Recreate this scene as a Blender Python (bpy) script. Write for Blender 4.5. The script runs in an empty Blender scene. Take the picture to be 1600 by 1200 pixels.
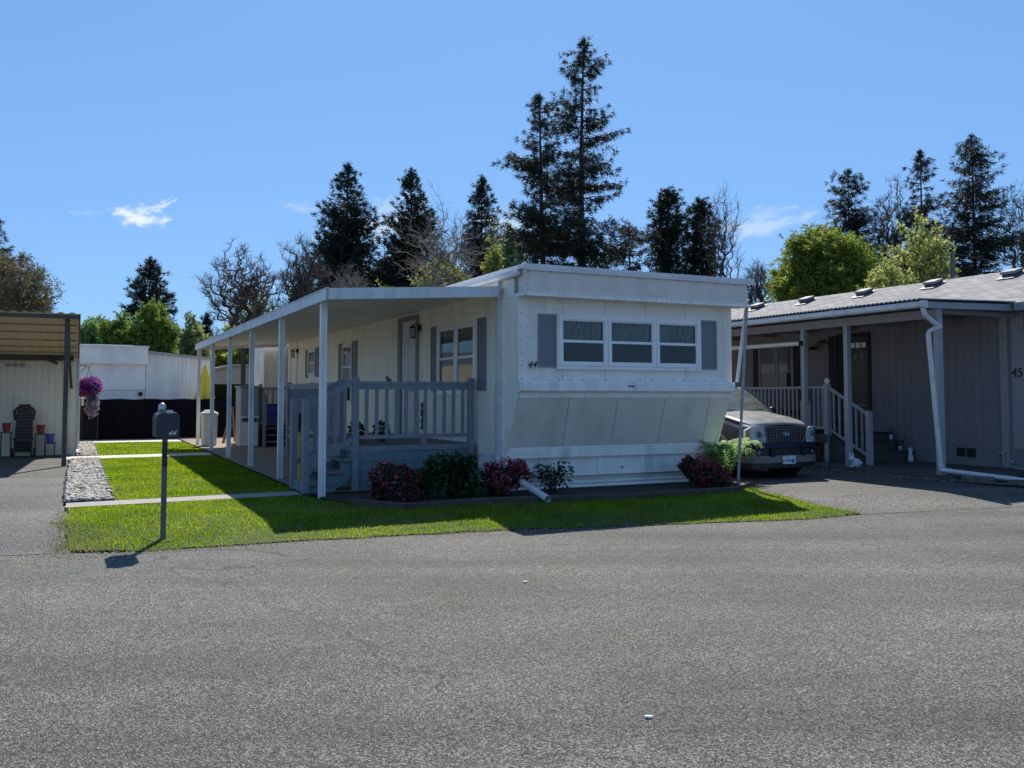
import bpy, math, random
import numpy as np
from mathutils import Vector, Matrix
R = math.radians
random.seed(7)
SC = bpy.context.scene
COL = SC.collection
# ------------------------------------------------------------------ frame of the homes
TH = math.atan2(.4358, .9)
CO, SI = math.cos(TH), math.sin(TH)
OX, OY = -.094, 14.66
def W(x, y, z=0.0):
    return Vector((OX + x*CO - y*SI, OY + x*SI + y*CO, z))
def L(X, Y):
    dx, dy = X-OX, Y-OY
    return (dx*CO + dy*SI, -dx*SI + dy*CO)
# ------------------------------------------------------------------ materials
def base_mat(name):
    m = bpy.data.materials.new(name); m.use_nodes = True
    nt = m.node_tree
    return m, nt, nt.nodes['Principled BSDF']
def mat(name, col, rough=.6, metal=0., var=.12, scale=2.5, bump=0., bscale=60., spec=.5, streak=0., emis=None, coat=0., dirt=None, dirt_amt=.0, dscale=1.2, wall=False):
    m, nt, b = base_mat(name)
    N = nt.nodes; K = nt.links
    b.inputs['Roughness'].default_value = rough
    b.inputs['Metallic'].default_value = metal
    b.inputs['Specular IOR Level'].default_value = spec
    b.inputs['Coat Weight'].default_value = coat
    tc = N.new('ShaderNodeTexCoord')
    n = N.new('ShaderNodeTexNoise'); n.inputs['Scale'].default_value = scale; n.inputs['Detail'].default_value = 6
    mp = N.new('ShaderNodeMapping'); K.new(tc.outputs['Object'], mp.inputs['Vector'])
    if streak: mp.inputs['Scale'].default_value = (1, 1, 1.0/streak)
    K.new(mp.outputs['Vector'], n.inputs['Vector'])
    mr = N.new('ShaderNodeMapRange'); mr.inputs['From Min'].default_value = .3; mr.inputs['From Max'].default_value = .7
    mr.inputs['To Min'].default_value = 1-var; mr.inputs['To Max'].default_value = 1+var
    K.new(n.outputs['Fac'], mr.inputs['Value'])
    mx = N.new('ShaderNodeVectorMath'); mx.operation = 'SCALE'
    mx.inputs[0].default_value = col[:3]
    K.new(mr.outputs['Result'], mx.inputs['Scale'])
    out = mx.outputs['Vector']
    if dirt:
        n2 = N.new('ShaderNodeTexNoise'); n2.inputs['Scale'].default_value = dscale; n2.inputs['Detail'].default_value = 8; n2.inputs['Roughness'].default_value = .65
        K.new(mp.outputs['Vector'], n2.inputs['Vector'])
        r2 = N.new('ShaderNodeMapRange'); r2.inputs['From Min'].default_value = .5; r2.inputs['From Max'].default_value = .75
        r2.inputs['To Min'].default_value = 0; r2.inputs['To Max'].default_value = dirt_amt
        K.new(n2.outputs['Fac'], r2.inputs['Value'])
        mc = N.new('ShaderNodeMix'); mc.data_type = 'RGBA'
        K.new(r2.outputs['Result'], mc.inputs['Factor']); K.new(out, mc.inputs['A']); mc.inputs['B'].default_value = (*dirt, 1)
        out = mc.outputs['Result']
    K.new(out, b.inputs['Base Color'])
    if bump:
        n3 = N.new('ShaderNodeTexNoise'); n3.inputs['Scale'].default_value = bscale; n3.inputs['Detail'].default_value = 4
        K.new(tc.outputs['Object'], n3.inputs['Vector'])
        bp = N.new('ShaderNodeBump'); bp.inputs['Strength'].default_value = bump; bp.inputs['Distance'].default_value = .01
        K.new(n3.outputs['Fac'], bp.inputs['Height']); K.new(bp.outputs['Normal'], b.inputs['Normal'])
    return m
def leafmat(name, c1, c2, trans=.35, scale=1.2, rough=.6, spec=.3):
    m, nt, b = base_mat(name)
    N = nt.nodes; K = nt.links
    g = N.new('ShaderNodeNewGeometry'); tc = N.new('ShaderNodeTexCoord')
    n = N.new('ShaderNodeTexNoise'); n.inputs['Scale'].default_value = scale; n.inputs['Detail'].default_value = 3
    K.new(tc.outputs['Object'], n.inputs['Vector'])
    ad = N.new('ShaderNodeMath'); ad.operation = 'MULTIPLY_ADD'; ad.inputs[1].default_value = .5; ad.inputs[2].default_value = -.25
    K.new(g.outputs['Random Per Island'], ad.inputs[0])
    a2 = N.new('ShaderNodeMath'); a2.operation = 'ADD'; K.new(n.outputs['Fac'], a2.inputs[0]); K.new(ad.outputs[0], a2.inputs[1])
    r = N.new('ShaderNodeMapRange'); r.inputs['From Min'].default_value = .25; r.inputs['From Max'].default_value = .75
    K.new(a2.outputs[0], r.inputs['Value'])
    mc = N.new('ShaderNodeMix'); mc.data_type = 'RGBA'; mc.inputs['A'].default_value = (*c1, 1); mc.inputs['B'].default_value = (*c2, 1)
    K.new(r.outputs['Result'], mc.inputs['Factor'])
    K.new(mc.outputs['Result'], b.inputs['Base Color']); b.inputs['Roughness'].default_value = rough; b.inputs['Specular IOR Level'].default_value = spec
    t = N.new('ShaderNodeBsdfTranslucent'); K.new(mc.outputs['Result'], t.inputs['Color'])
    ms = N.new('ShaderNodeMixShader'); ms.inputs[0].default_value = trans
    K.new(b.outputs[0], ms.inputs[1]); K.new(t.outputs[0], ms.inputs[2])
    K.new(ms.outputs[0], N['Material Output'].inputs['Surface'])
    return m
def glassmat(name, tint=(.75, .8, .8), refl=1.5, dirty=.0):
    m, nt, b = base_mat(name)
    N = nt.nodes; K = nt.links
    tr = N.new('ShaderNodeBsdfTransparent'); tr.inputs['Color'].default_value = (*tint, 1)
    gl = N.new('ShaderNodeBsdfGlossy'); gl.inputs['Roughness'].default_value = .03; gl.inputs['Color'].default_value = (.9, .95, 1, 1)
    fr = N.new('ShaderNodeFresnel'); fr.inputs['IOR'].default_value = refl
    tc = N.new('ShaderNodeTexCoord'); n = N.new('ShaderNodeTexNoise'); n.inputs['Scale'].default_value = 1.6
    K.new(tc.outputs['Object'], n.inputs['Vector'])
    bp = N.new('ShaderNodeBump'); bp.inputs['Strength'].default_value = .08; bp.inputs['Distance'].default_value = .02
    K.new(n.outputs['Fac'], bp.inputs['Height']); K.new(bp.outputs['Normal'], gl.inputs['Normal'])
    ms = N.new('ShaderNodeMixShader'); K.new(fr.outputs[0], ms.inputs[0]); K.new(tr.outputs[0], ms.inputs[1]); K.new(gl.outputs[0], ms.inputs[2])
    K.new(ms.outputs[0], N['Material Output'].inputs['Surface'])
    return m
def asphalt(name, base, warm, seed=0., patch=.26, gs=1.0):
    m, nt, b = base_mat(name)
    N = nt.nodes; K = nt.links
    tc = N.new('ShaderNodeTexCoord')
    mp = N.new('ShaderNodeMapping'); mp.inputs['Location'].default_value = (seed, seed*.7, 0); K.new(tc.outputs['Object'], mp.inputs['Vector'])
    v = N.new('ShaderNodeTexVoronoi'); v.inputs['Scale'].default_value = 128*gs; K.new(mp.outputs[0], v.inputs['Vector'])
    rp = N.new('ShaderNodeValToRGB')
    cr = rp.color_ramp
    cr.elements[0].position = 0; cr.elements[0].color = (base*.10, base*.10, base*.11, 1)
    cr.elements[1].position = 1; cr.elements[1].color = (base*4.0, base*3.85, base*3.4, 1)
    e = cr.elements.new(.25); e.color = (base*.42, base*.41, base*.38, 1)
    e = cr.elements.new(.7); e.color = (base*1.45, base*1.4, base*1.25, 1)
    sp = N.new('ShaderNodeSeparateColor'); K.new(v.outputs['Color'], sp.inputs[0]); K.new(sp.outputs[0], rp.inputs[0])
    n1 = N.new('ShaderNodeTexNoise'); n1.inputs['Scale'].default_value = .35; n1.inputs['Detail'].default_value = 9; n1.inputs['Roughness'].default_value = .62; K.new(mp.outputs[0], n1.inputs['Vector'])
    r1 = N.new('ShaderNodeMapRange'); r1.inputs['From Min'].default_value = .32; r1.inputs['From Max'].default_value = .68; r1.inputs['To Min'].default_value = 1-patch; r1.inputs['To Max'].default_value = 1+patch
    K.new(n1.outputs['Fac'], r1.inputs['Value'])
    n2 = N.new('ShaderNodeTexNoise'); n2.inputs['Scale'].default_value = 14; n2.inputs['Detail'].default_value = 5; K.new(mp.outputs[0], n2.inputs['Vector'])
    r2 = N.new('ShaderNodeMapRange'); r2.inputs['From Min'].default_value = .3; r2.inputs['From Max'].default_value = .7; r2.inputs['To Min'].default_value = .86; r2.inputs['To Max'].default_value = 1.14
    K.new(n2.outputs['Fac'], r2.inputs['Value'])
    mu = N.new('ShaderNodeMath'); mu.operation = 'MULTIPLY'; K.new(r1.outputs[0], mu.inputs[0]); K.new(r2.outputs[0], mu.inputs[1])
    sc = N.new('ShaderNodeVectorMath'); sc.operation = 'SCALE'; K.new(rp.outputs[0], sc.inputs[0]); K.new(mu.outputs[0], sc.inputs['Scale'])
    n4 = N.new('ShaderNodeTexNoise'); n4.inputs['Scale'].default_value = .9; n4.inputs['Detail'].default_value = 6; K.new(mp.outputs[0], n4.inputs['Vector'])
    r4 = N.new('ShaderNodeMapRange'); r4.inputs['From Min'].default_value = .52; r4.inputs['From Max'].default_value = .72; r4.inputs['To Max'].default_value = .45
    K.new(n4.outputs['Fac'], r4.inputs['Value'])
    tint = N.new('ShaderNodeMix'); tint.data_type = 'RGBA'; tint.blend_type = 'MULTIPLY'; K.new(r4.outputs[0], tint.inputs['Factor']); K.new(sc.outputs[0], tint.inputs['A']); tint.inputs['B'].default_value = (*warm, 1)
    mr_ = N.new('ShaderNodeMapping'); mr_.inputs['Rotation'].default_value = (0, 0, -R(17.5)); mr_.inputs['Scale'].default_value = (.12, 1.1, 1); K.new(tc.outputs['Object'], mr_.inputs['Vector'])
    n5 = N.new('ShaderNodeTexNoise'); n5.inputs['Scale'].default_value = 1.0; n5.inputs['Detail'].default_value = 4; K.new(mr_.outputs[0], n5.inputs['Vector'])
    r5 = N.new('ShaderNodeMapRange'); r5.inputs['From Min'].default_value = .35; r5.inputs['From Max'].default_value = .65; r5.inputs['To Min'].default_value = .76; r5.inputs['To Max'].default_value = 1.20; K.new(n5.outputs[0], r5.inputs[0])
    nd = N.new('ShaderNodeTexNoise'); nd.inputs['Scale'].default_value = 1.4; nd.inputs['Detail'].default_value = 6; K.new(tc.outputs['Object'], nd.inputs['Vector'])
    ad = N.new('ShaderNodeVectorMath'); ad.operation = 'MULTIPLY_ADD'; K.new(nd.outputs['Color'], ad.inputs[0]); ad.inputs[1].default_value = (.9, .9, 0); K.new(tc.outputs['Object'], ad.inputs[2])
    vc = N.new('ShaderNodeTexVoronoi'); vc.feature = 'DISTANCE_TO_EDGE'; vc.inputs['Scale'].default_value = .16; K.new(ad.outputs[0], vc.inputs['Vector'])
    rc = N.new('ShaderNodeMapRange'); rc.inputs['From Min'].default_value = .0006; rc.inputs['From Max'].default_value = .0022; rc.inputs['To Min'].default_value = .5; rc.inputs['To Max'].default_value = 1; K.new(vc.outputs['Distance'], rc.inputs[0])
    v2 = N.new('ShaderNodeTexVoronoi'); v2.inputs['Scale'].default_value = 2.6; K.new(tc.outputs['Object'], v2.inputs['Vector'])
    rs = N.new('ShaderNodeMapRange'); rs.inputs['From Min'].default_value = .018; rs.inputs['From Max'].default_value = .04; rs.inputs['To Min'].default_value = .35; rs.inputs['To Max'].default_value = 1; K.new(v2.outputs['Distance'], rs.inputs[0])
    m5 = N.new('ShaderNodeMath'); m5.operation = 'MULTIPLY'; K.new(r5.outputs[0], m5.inputs[0]); K.new(rc.outputs[0], m5.inputs[1])
    m6 = N.new('ShaderNodeMath'); m6.operation = 'MULTIPLY'; K.new(m5.outputs[0], m6.inputs[0]); K.new(rs.outputs[0], m6.inputs[1])
    s5 = N.new('ShaderNodeVectorMath'); s5.operation = 'SCALE'; K.new(tint.outputs['Result'], s5.inputs[0]); K.new(m6.outputs[0], s5.inputs['Scale'])
    K.new(s5.outputs[0], b.inputs['Base Color'])
    b.inputs['Roughness'].default_value = .72; b.inputs['Specular IOR Level'].default_value = .27
    bp = N.new('ShaderNodeBump'); bp.inputs['Strength'].default_value = 1.0; bp.inputs['Distance'].default_value = .006
    K.new(v.outputs['Distance'], bp.inputs['Height']); K.new(bp.outputs['Normal'], b.inputs['Normal'])
    return m
def shingle(name):
    m, nt, b = base_mat(name); N = nt.nodes; K = nt.links
    tc = N.new('ShaderNodeTexCoord')
    mp = N.new('ShaderNodeMapping'); mp.inputs['Rotation'].default_value = (0, 0, R(90)); K.new(tc.outputs['Object'], mp.inputs['Vector'])
    br = N.new('ShaderNodeTexBrick'); br.inputs['Scale'].default_value = 1; br.inputs['Brick Width'].default_value = .33; br.inputs['Row Height'].default_value = .14
    br.inputs['Mortar Size'].default_value = .008; br.inputs['Color1'].default_value = (.31, .295, .28, 1); br.inputs['Color2'].default_value = (.19, .185, .18, 1); br.inputs['Mortar'].default_value = (.04, .04, .04, 1)
    K.new(mp.outputs[0], br.inputs['Vector'])
    n = N.new('ShaderNodeTexNoise'); n.inputs['Scale'].default_value = 40; K.new(tc.outputs['Object'], n.inputs['Vector'])
    r = N.new('ShaderNodeMapRange'); r.inputs['To Min'].default_value = .6; r.inputs['To Max'].default_value = 1.4; K.new(n.outputs[0], r.inputs[0])
    sc = N.new('ShaderNodeVectorMath'); sc.operation = 'SCALE'; K.new(br.outputs['Color'], sc.inputs[0]); K.new(r.outputs[0], sc.inputs['Scale'])
    K.new(sc.outputs[0], b.inputs['Base Color']); b.inputs['Roughness'].default_value = .9
    bp = N.new('ShaderNodeBump'); bp.inputs['Strength'].default_value = .6; bp.inputs['Distance'].default_value = .02; K.new(br.outputs['Fac'], bp.inputs['Height']); bp.invert = True
    K.new(bp.outputs[0], b.inputs['Normal'])
    return m

M = {}
M['white'] = mat('white_siding', (0.85, 0.79, 0.71), .45, var=.05, streak=6, scale=3, dirt=(.36, .33, .26), dirt_amt=.38, dscale=2.0)
M['cream'] = mat('cream_siding', (0.92, 0.87, 0.72), .5, var=.05, streak=8, scale=3, dirt=(.38, .36, .28), dirt_amt=.25, dscale=2.0)
M['whitetrim'] = mat('white_trim', (0.88, 0.83, 0.77), .4, var=.06, scale=5, streak=3, dirt=(.33, .31, .27), dirt_amt=.5, dscale=3)
M['fasciablue'] = mat('weathered_fascia', (0.74, 0.63, 0.54), .35, var=.07, scale=4, streak=5, dirt=(.62, .62, .62), dirt_amt=.25, dscale=3)
M['shutter'] = mat('grey_shutter', (0.22, 0.22, 0.235), .55, var=.05)
M['pvc'] = mat('window_frame_white', (0.85, 0.84, 0.82), .35, var=.03)
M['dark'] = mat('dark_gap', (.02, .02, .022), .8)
M['inner'] = mat('room_interior', (.10, .095, .09), .9)
M['screw'] = mat('screw_head', (.035, .033, .03), .6)
M['curtain'] = mat('lace_curtain', (0.28, 0.28, 0.26), .9, var=.5, scale=26, streak=5, bump=.3, bscale=90)
M['dcurtain'] = mat('dark_curtain', (.10, .11, .115), .9, var=.4, scale=9)
M['glass'] = glassmat('window_glass')
M['screen'] = mat('insect_screen', (.035, .038, .042), .7, var=.2, scale=8)
M['door'] = mat('grey_door', (0.62, 0.62, 0.62), .45, var=.04)
M['deck'] = mat('deck_paint', (0.13, 0.2, 0.22), .55, var=.14, scale=6, streak=2, dirt=(.27, .28, .29), dirt_amt=.3, dscale=5)
M['deckfloor'] = mat('deck_floor', (0.17, 0.165, 0.155), .7, var=.2, scale=8)
M['deckrail'] = mat('rail_paint', (0.21, 0.225, 0.25), .5, var=.12, scale=8)
M['black'] = mat('black_metal', (.012, .012, .013), .4, var=.1)
M['postwhite'] = mat('post_metal', (0.8, 0.79, 0.77), .4, var=.06, streak=5, scale=6, dirt=(.28, .27, .23), dirt_amt=.55, dscale=5)
M['fascia'] = mat('cover_fascia', (0.66, 0.655, 0.65), .4, var=.08, scale=5, streak=4, dirt=(.24, .24, .21), dirt_amt=.5, dscale=4)
M['ceil'] = mat('cover_ceiling', (0.86, 0.8, 0.68), .5, var=.06, scale=1.2)
M['rooftop'] = mat('roof_coating', (0.7, 0.69, 0.67), .5, var=.1, scale=2)
M['greywall'] = mat('grey_siding', (0.2, 0.197, 0.21), .7, var=.07, streak=6, scale=5)
M['greytrim'] = mat('grey_trim', (0.29, 0.285, 0.3), .6, var=.07, scale=6)
M['greytrim2'] = mat('grey_trim_light', (0.33, 0.33, 0.345), .5, var=.07, scale=6)
M['gutter'] = mat('white_gutter', (0.62, 0.62, 0.62), .35, var=.06, scale=6, dirt=(.2, .19, .17), dirt_amt=.5, dscale=7)
M['corrug'] = mat('corrugated_sheet', (.12, .14, .15), .5, var=.2, scale=8)
M['shingle'] = shingle('roof_shingle')
M['vent'] = mat('roof_vent_metal', (.22, .20, .21), .45, var=.1)
M['ventd'] = mat('roof_vent_dark', (.04, .03, .035), .6)
M['concrete'] = mat('concrete', (0.55, 0.51, 0.44), .85, var=.12, scale=3, bump=.4, bscale=120, dirt=(.25, .23, .19), dirt_amt=.5, dscale=3)
M['concrete2'] = mat('worn_concrete', (0.3, 0.275, 0.235), .85, var=.15, scale=3, bump=.4, bscale=120, dirt=(.13, .12, .10), dirt_amt=.5, dscale=3)
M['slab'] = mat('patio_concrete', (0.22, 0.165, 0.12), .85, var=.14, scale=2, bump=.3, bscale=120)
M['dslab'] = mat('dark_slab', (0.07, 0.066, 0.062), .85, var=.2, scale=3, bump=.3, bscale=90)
M['tan'] = mat('tan_siding', (0.9, 0.78, 0.57), .6, var=.05, streak=7, scale=4, dirt=(.28, .26, .2), dirt_amt=.3)
M['carpceil'] = mat('carport_sheet', (0.3, 0.26, 0.17), .55, var=.12, scale=1.4, dirt=(.26, .2, .1), dirt_amt=.5, dscale=2)
M['brownwood'] = mat('brown_timber', (.085, .070, .055), .7, var=.2, scale=6)
M['wood'] = mat('bare_board', (.27, .18, .12), .7, var=.25, scale=9)
M['fence'] = mat('fence_screen', (.005, .0055, .008), .9, var=.3, scale=3, spec=.1)
M['farwhite'] = mat('far_white_wall', (0.88, 0.84, 0.76), .5, var=.06, scale=1.2, dirt=(.30, .33, .40), dirt_amt=.5, dscale=.8)
M['farwhite2'] = mat('far_board_wall', (0.84, 0.81, 0.75), .6, var=.1, streak=6, scale=4)
M['yellow'] = mat('yellow_canvas', (.72, .55, .05), .8, var=.1)
M['cream_plastic'] = mat('cream_plastic', (0.8, 0.74, 0.62), .5, var=.05)
M['seam'] = mat('panel_seam', (.10, .095, .085), .8)
M['mail'] = mat('mailbox_metal', (0.035, 0.037, 0.045), .35, metal=.3, var=.2, scale=8)
M['galv'] = mat('galvanised_post', (.13, .127, .118), .5, metal=.4, var=.25, scale=9, streak=6)
M['galvl'] = mat('galvanised_cap', (.45, .46, .48), .3, metal=.8, var=.1)
M['silver_text'] = mat('silver_digits', (.7, .68, .6), .4)
M['red'] = mat('red_glaze', (.28, .02, .03), .4); M['purple'] = mat('purple_glaze', (.10, .06, .35), .4)
M['bluep'] = mat('blue_plastic', (.02, .06, .35), .4)
M['wicker'] = mat('brown_wicker', (.055, .040, .033), .8, var=.4, scale=25, bump=.6, bscale=60)
M['mulch'] = mat('bark_mulch', (.035, .025, .019), .95, var=.5, scale=25, bump=1., bscale=50)
M['soil'] = mat('lawn_soil', (.035, .045, .016), .95, var=.25, scale=5)
M['dry'] = mat('ground_dirt', (.15, .14, .11), .95, var=.3, scale=1)
M['timber'] = mat('bed_timber', (.07, .055, .04), .8, var=.3, scale=10)
M['stonewall'] = mat('garden_stone', (.11, .10, .08), .9, var=.4, scale=7, bump=.6)
M['statue'] = mat('white_ceramic', (.62, .64, .70), .4, var=.1); M['statue_dark'] = mat('dark_ceramic', (.09, .09, .11), .5)
M['teal'] = mat('teal_sheet', (.05, .22, .20), .4)
M['numberplate'] = mat('number_tile', (.62, .56, .42), .5)
M['brownroof'] = mat('brown_roof', (0.5, 0.4, 0.31), .8, var=.12)
M['bark'] = mat('tree_bark', (.075, .062, .052), .9, var=.3, scale=4)
M['barkl'] = mat('pale_bark', (.19, .165, .14), .9, var=.25, scale=4)
M['road'] = asphalt('road_asphalt', .069, (1.12, .98, .74))
M['drive'] = asphalt('driveway_asphalt', .078, (1.1, .98, .82), seed=13., gs=.9, patch=.14)
M['drive2'] = asphalt('side_driveway_asphalt', .076, (1.15, .98, .75), seed=29., gs=.9, patch=.14)
# foliage
M['fir'] = leafmat('fir_needles', (.016, .026, .018), (.040, .052, .030), .12, .6)
M['seq'] = leafmat('redwood_needles', (.014, .025, .019), (.034, .050, .030), .12, .8)
M['dfir'] = leafmat('dark_needles', (.009, .015, .013), (.022, .032, .024), .1, .8)
M['lime'] = leafmat('willow_leaves', (.13, .19, .03), (.29, .36, .06), .5, .5)
M['bud'] = leafmat('new_leaves', (.30, .36, .09), (.46, .48, .14), .5, .5)
M['bushg'] = leafmat('shrub_leaves', (.10, .18, .03), (.22, .32, .06), .45, .6)
M['paleg'] = leafmat('pale_leaves', (.20, .27, .11), (.30, .38, .17), .45, .6)
M['mint'] = leafmat('mint_leaves', (.14, .28, .09), (.25, .42, .15), .45, .6)
M['olive'] = leafmat('olive_buds', (.11, .10, .045), (.20, .17, .08), .3, .7)
M['ivy'] = leafmat('yellow_shrub_leaves', (.25, .30, .05), (.42, .46, .10), .45, .8)
M['grass'] = leafmat('grass_blades', (.12, .22, .008), (.32, .42, .020), .74, .9, spec=.08)
M['drygrass'] = leafmat('dry_blades', (.26, .24, .11), (.38, .33, .18), .3, 3)
M['rhodo'] = leafmat('rhododendron_leaves', (.012, .035, .012), (.045, .085, .03), .15, 5, .35)
M['azl'] = leafmat('azalea_leaves', (.02, .035, .015), (.05, .05, .025), .2, 5)
M['pink'] = leafmat('pink_petals', (.58, .05, .15), (.82, .18, .30), .3, 6)
M['crimson'] = leafmat('crimson_petals', (.30, .015, .05), (.58, .06, .14), .3, 6)
M['mauve'] = leafmat('mauve_petals', (.26, .05, .20), (.55, .22, .36), .3, 6)
M['violet'] = leafmat('violet_petals', (.07, .02, .28), (.20, .06, .50), .3, 6)
M['silverleaf'] = leafmat('trailing_petals', (.25, .16, .27), (.42, .40, .45), .3, 6)
M['fern'] = leafmat('fern_fronds', (.20, .34, .08), (.45, .58, .26), .45, 4)
def rockmat():
    m, nt, b = base_mat('river_rock'); N = nt.nodes; K = nt.links
    g = N.new('ShaderNodeNewGeometry'); r = N.new('ShaderNodeValToRGB')
    r.color_ramp.elements[0].color = (.06, .056, .05, 1); r.color_ramp.elements[1].color = (.46, .43, .38, 1)
    e = r.color_ramp.elements.new(.4); e.color = (.22, .205, .18, 1)
    K.new(g.outputs['Random Per Island'], r.inputs[0]); K.new(r.outputs[0], b.inputs['Base Color']); b.inputs['Roughness'].default_value = .8
    return m
M['rock'] = rockmat()
def translucent_sheet(m, amt):
    nt = m.node_tree; N = nt.nodes; K = nt.links; b = N['Principled BSDF']; t = N.new('ShaderNodeBsdfTranslucent'); t.inputs['Color'].default_value = (.75, .60, .34, 1)
    ms = N.new('ShaderNodeMixShader'); ms.inputs[0].default_value = amt; K.new(b.outputs[0], ms.inputs[1]); K.new(t.outputs[0], ms.inputs[2]); K.new(ms.outputs[0], N['Material Output'].inputs['Surface'])
M['carproof'] = mat('fibreglass_sheet', (.34, .28, .17), .5, var=.12, scale=1.4, dirt=(.26, .2, .1), dirt_amt=.5, dscale=2); translucent_sheet(M['carproof'], .035)
# ------------------------------------------------------------------ mesh builder (coordinates in the homes' frame)
ORG = {}
class MB:
    def __init__(s): s.v = []; s.f = []; s.m = []; s.cur = 0
    def add(s, vs, fs):
        o = len(s.v); s.v += [tuple(v) for v in vs]
        for f in fs: s.f.append(tuple(i+o for i in f)); s.m.append(s.cur)
        return s
    def box(s, x0, x1, y0, y1, z0, z1):
        vs = [(x, y, z) for z in (z0, z1) for y in (y0, y1) for x in (x0, x1)]
        return s.add(vs, [(0, 2, 3, 1), (4, 5, 7, 6), (0, 1, 5, 4), (2, 6, 7, 3), (0, 4, 6, 2), (1, 3, 7, 5)])
    def bar(s, a, b, w, h, up=(0, 0, 1)):
        a = Vector(a); b = Vector(b); d = (b-a).normalized(); u = Vector(up)
        sx = d.cross(u)
        if sx.length < 1e-4: sx = d.cross(Vector((1, 0, 0)))
        sx.normalize(); u = sx.cross(d).normalized()
        vs = []
        for p in (a, b):
            for i, j in ((-1, -1), (1, -1), (1, 1), (-1, 1)): vs.append(p + sx*w/2*i + u*h/2*j)
        return s.add(vs, [(0, 3, 2, 1), (4, 5, 6, 7), (0, 1, 5, 4), (1, 2, 6, 5), (2, 3, 7, 6), (3, 0, 4, 7)])
    def tube(s, pts, r, n=8, cap=True):
        pts = [Vector(p) for p in pts]; rs = r if isinstance(r, (list, tuple)) else [r]*len(pts)
        vs = []; prev = None
        for i, p in enumerate(pts):
            d = (pts[min(i+1, len(pts)-1)] - pts[max(i-1, 0)]).normalized()
            if prev is None: a = d.orthogonal().normalized()
            else: a = (prev - d*prev.dot(d)).normalized()
            prev = a; b = d.cross(a)
            for k in range(n):
                t = 2*math.pi*k/n; vs.append(p + (a*math.cos(t) + b*math.sin(t))*rs[i])
        fs = []
        for i in range(len(pts)-1):
            for k in range(n):
                k2 = (k+1) % n; fs.append((i*n+k, i*n+k2, (i+1)*n+k2, (i+1)*n+k))
        if cap: fs.append(tuple(range(n))[::-1]); fs.append(tuple((len(pts)-1)*n+k for k in range(n)))
        return s.add(vs, fs)
    def prism(s, poly, axis, a, b):
        n = len(poly); vs = []
        for t in (a, b):
            for p in poly:
                vs.append((t, p[0], p[1]) if axis == 'x' else (p[0], t, p[1]) if axis == 'y' else (p[0], p[1], t))
        fs = [tuple(range(n))[::-1], tuple(range(n, 2*n))]
        for i in range(n): j = (i+1) % n; fs.append((i, j, j+n, i+n))
        return s.add(vs, fs)
    def lathe(s, prof, c=(0, 0, 0), n=16, sx=1, sy=1):
        vs = []
        for r, z in prof:
            for k in range(n):
                t = 2*math.pi*k/n; vs.append((c[0]+r*sx*math.cos(t), c[1]+r*sy*math.sin(t), c[2]+z))
        fs = []
        for i in range(len(prof)-1):
            for k in range(n):
                k2 = (k+1) % n; fs.append((i*n+k, i*n+k2, (i+1)*n+k2, (i+1)*n+k))
        fs.append(tuple(range(n))[::-1]); fs.append(tuple((len(prof)-1)*n+k for k in range(n)))
        return s.add(vs, fs)
    def ball(s, c, r, n=10, m=7, sc=(1, 1, 1)):
        prof = [(max(.001, r*math.sin(math.pi*i/m)), -r*math.cos(math.pi*i/m)) for i in range(m+1)]
        o = len(s.v); s.lathe(prof, (0, 0, 0), n)
        for i in range(o, len(s.v)):
            x, y, z = s.v[i]; s.v[i] = (c[0]+x*sc[0], c[1]+y*sc[1], c[2]+z*sc[2])
        return s
    def quad(s, a, b, c, d): return s.add([a, b, c, d], [(0, 1, 2, 3)])
    def dot(s, c, r, ax, n=6):
        # short screw head standing proud along -ax
        c = Vector(c); a = Vector(ax); r = r*1.1
        return s.tube([c, c + a*.006], r, n)
    def build(s, name, m, parent=None, bevel=0, smooth=False, frame=True):
        me = bpy.data.meshes.new(name)
        org = ORG.get(parent.name, (0, 0, 0)) if parent else (0, 0, 0)
        if parent is None and s.v and frame:
            a = np.array(s.v); org = tuple(((a.min(0)+a.max(0))/2)[:2]) + (float(a[:, 2].min()),)
        me.from_pydata([(x-org[0], y-org[1], z-org[2]) for x, y, z in s.v], [], s.f)
        ms = m if isinstance(m, (list, tuple)) else [m]
        for q in ms: me.materials.append(M[q] if isinstance(q, str) else q)
        me.polygons.foreach_set('material_index', s.m)
        if smooth: me.polygons.foreach_set('use_smooth', [True]*len(s.f))
        me.update()
        o = bpy.data.objects.new(name, me); COL.objects.link(o)
        if parent: o.parent = parent; ORG[o.name] = org
        elif frame:
            o.location = W(*org); o.rotation_euler = (0, 0, TH); ORG[o.name] = org
        if bevel:
            b = o.modifiers.new('bevel', 'BEVEL'); b.width = bevel; b.segments = 2; b.limit_method = 'ANGLE'; b.angle_limit = R(40)
        return o
def tag(o, label=None, cat=None, group=None, kind=None):
    if label: o['label'] = label
    if cat: o['category'] = cat
    if group: o['group'] = group
    if kind: o['kind'] = kind
    return o
def thing(name, label, cat, x=0, y=0, z=0, group=None, world=False, rz=None):
    o = bpy.data.objects.new(name, None); COL.objects.link(o); o.empty_display_size = .1
    if world: o.location = (x, y, z); ORG[o.name] = (0, 0, 0); o.rotation_euler = (0, 0, rz or 0)
    else: o.location = W(x, y, z); o.rotation_euler = (0, 0, TH); ORG[o.name] = (x, y, z)
    return tag(o, label, cat, group)
def copy_tree(o, parent=None):
    c = o.copy(); COL.objects.link(c); c.parent = parent; ORG[c.name] = ORG.get(o.name, (0, 0, 0))
    for ch in list(o.children): copy_tree(ch, c)
    return c
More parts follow.
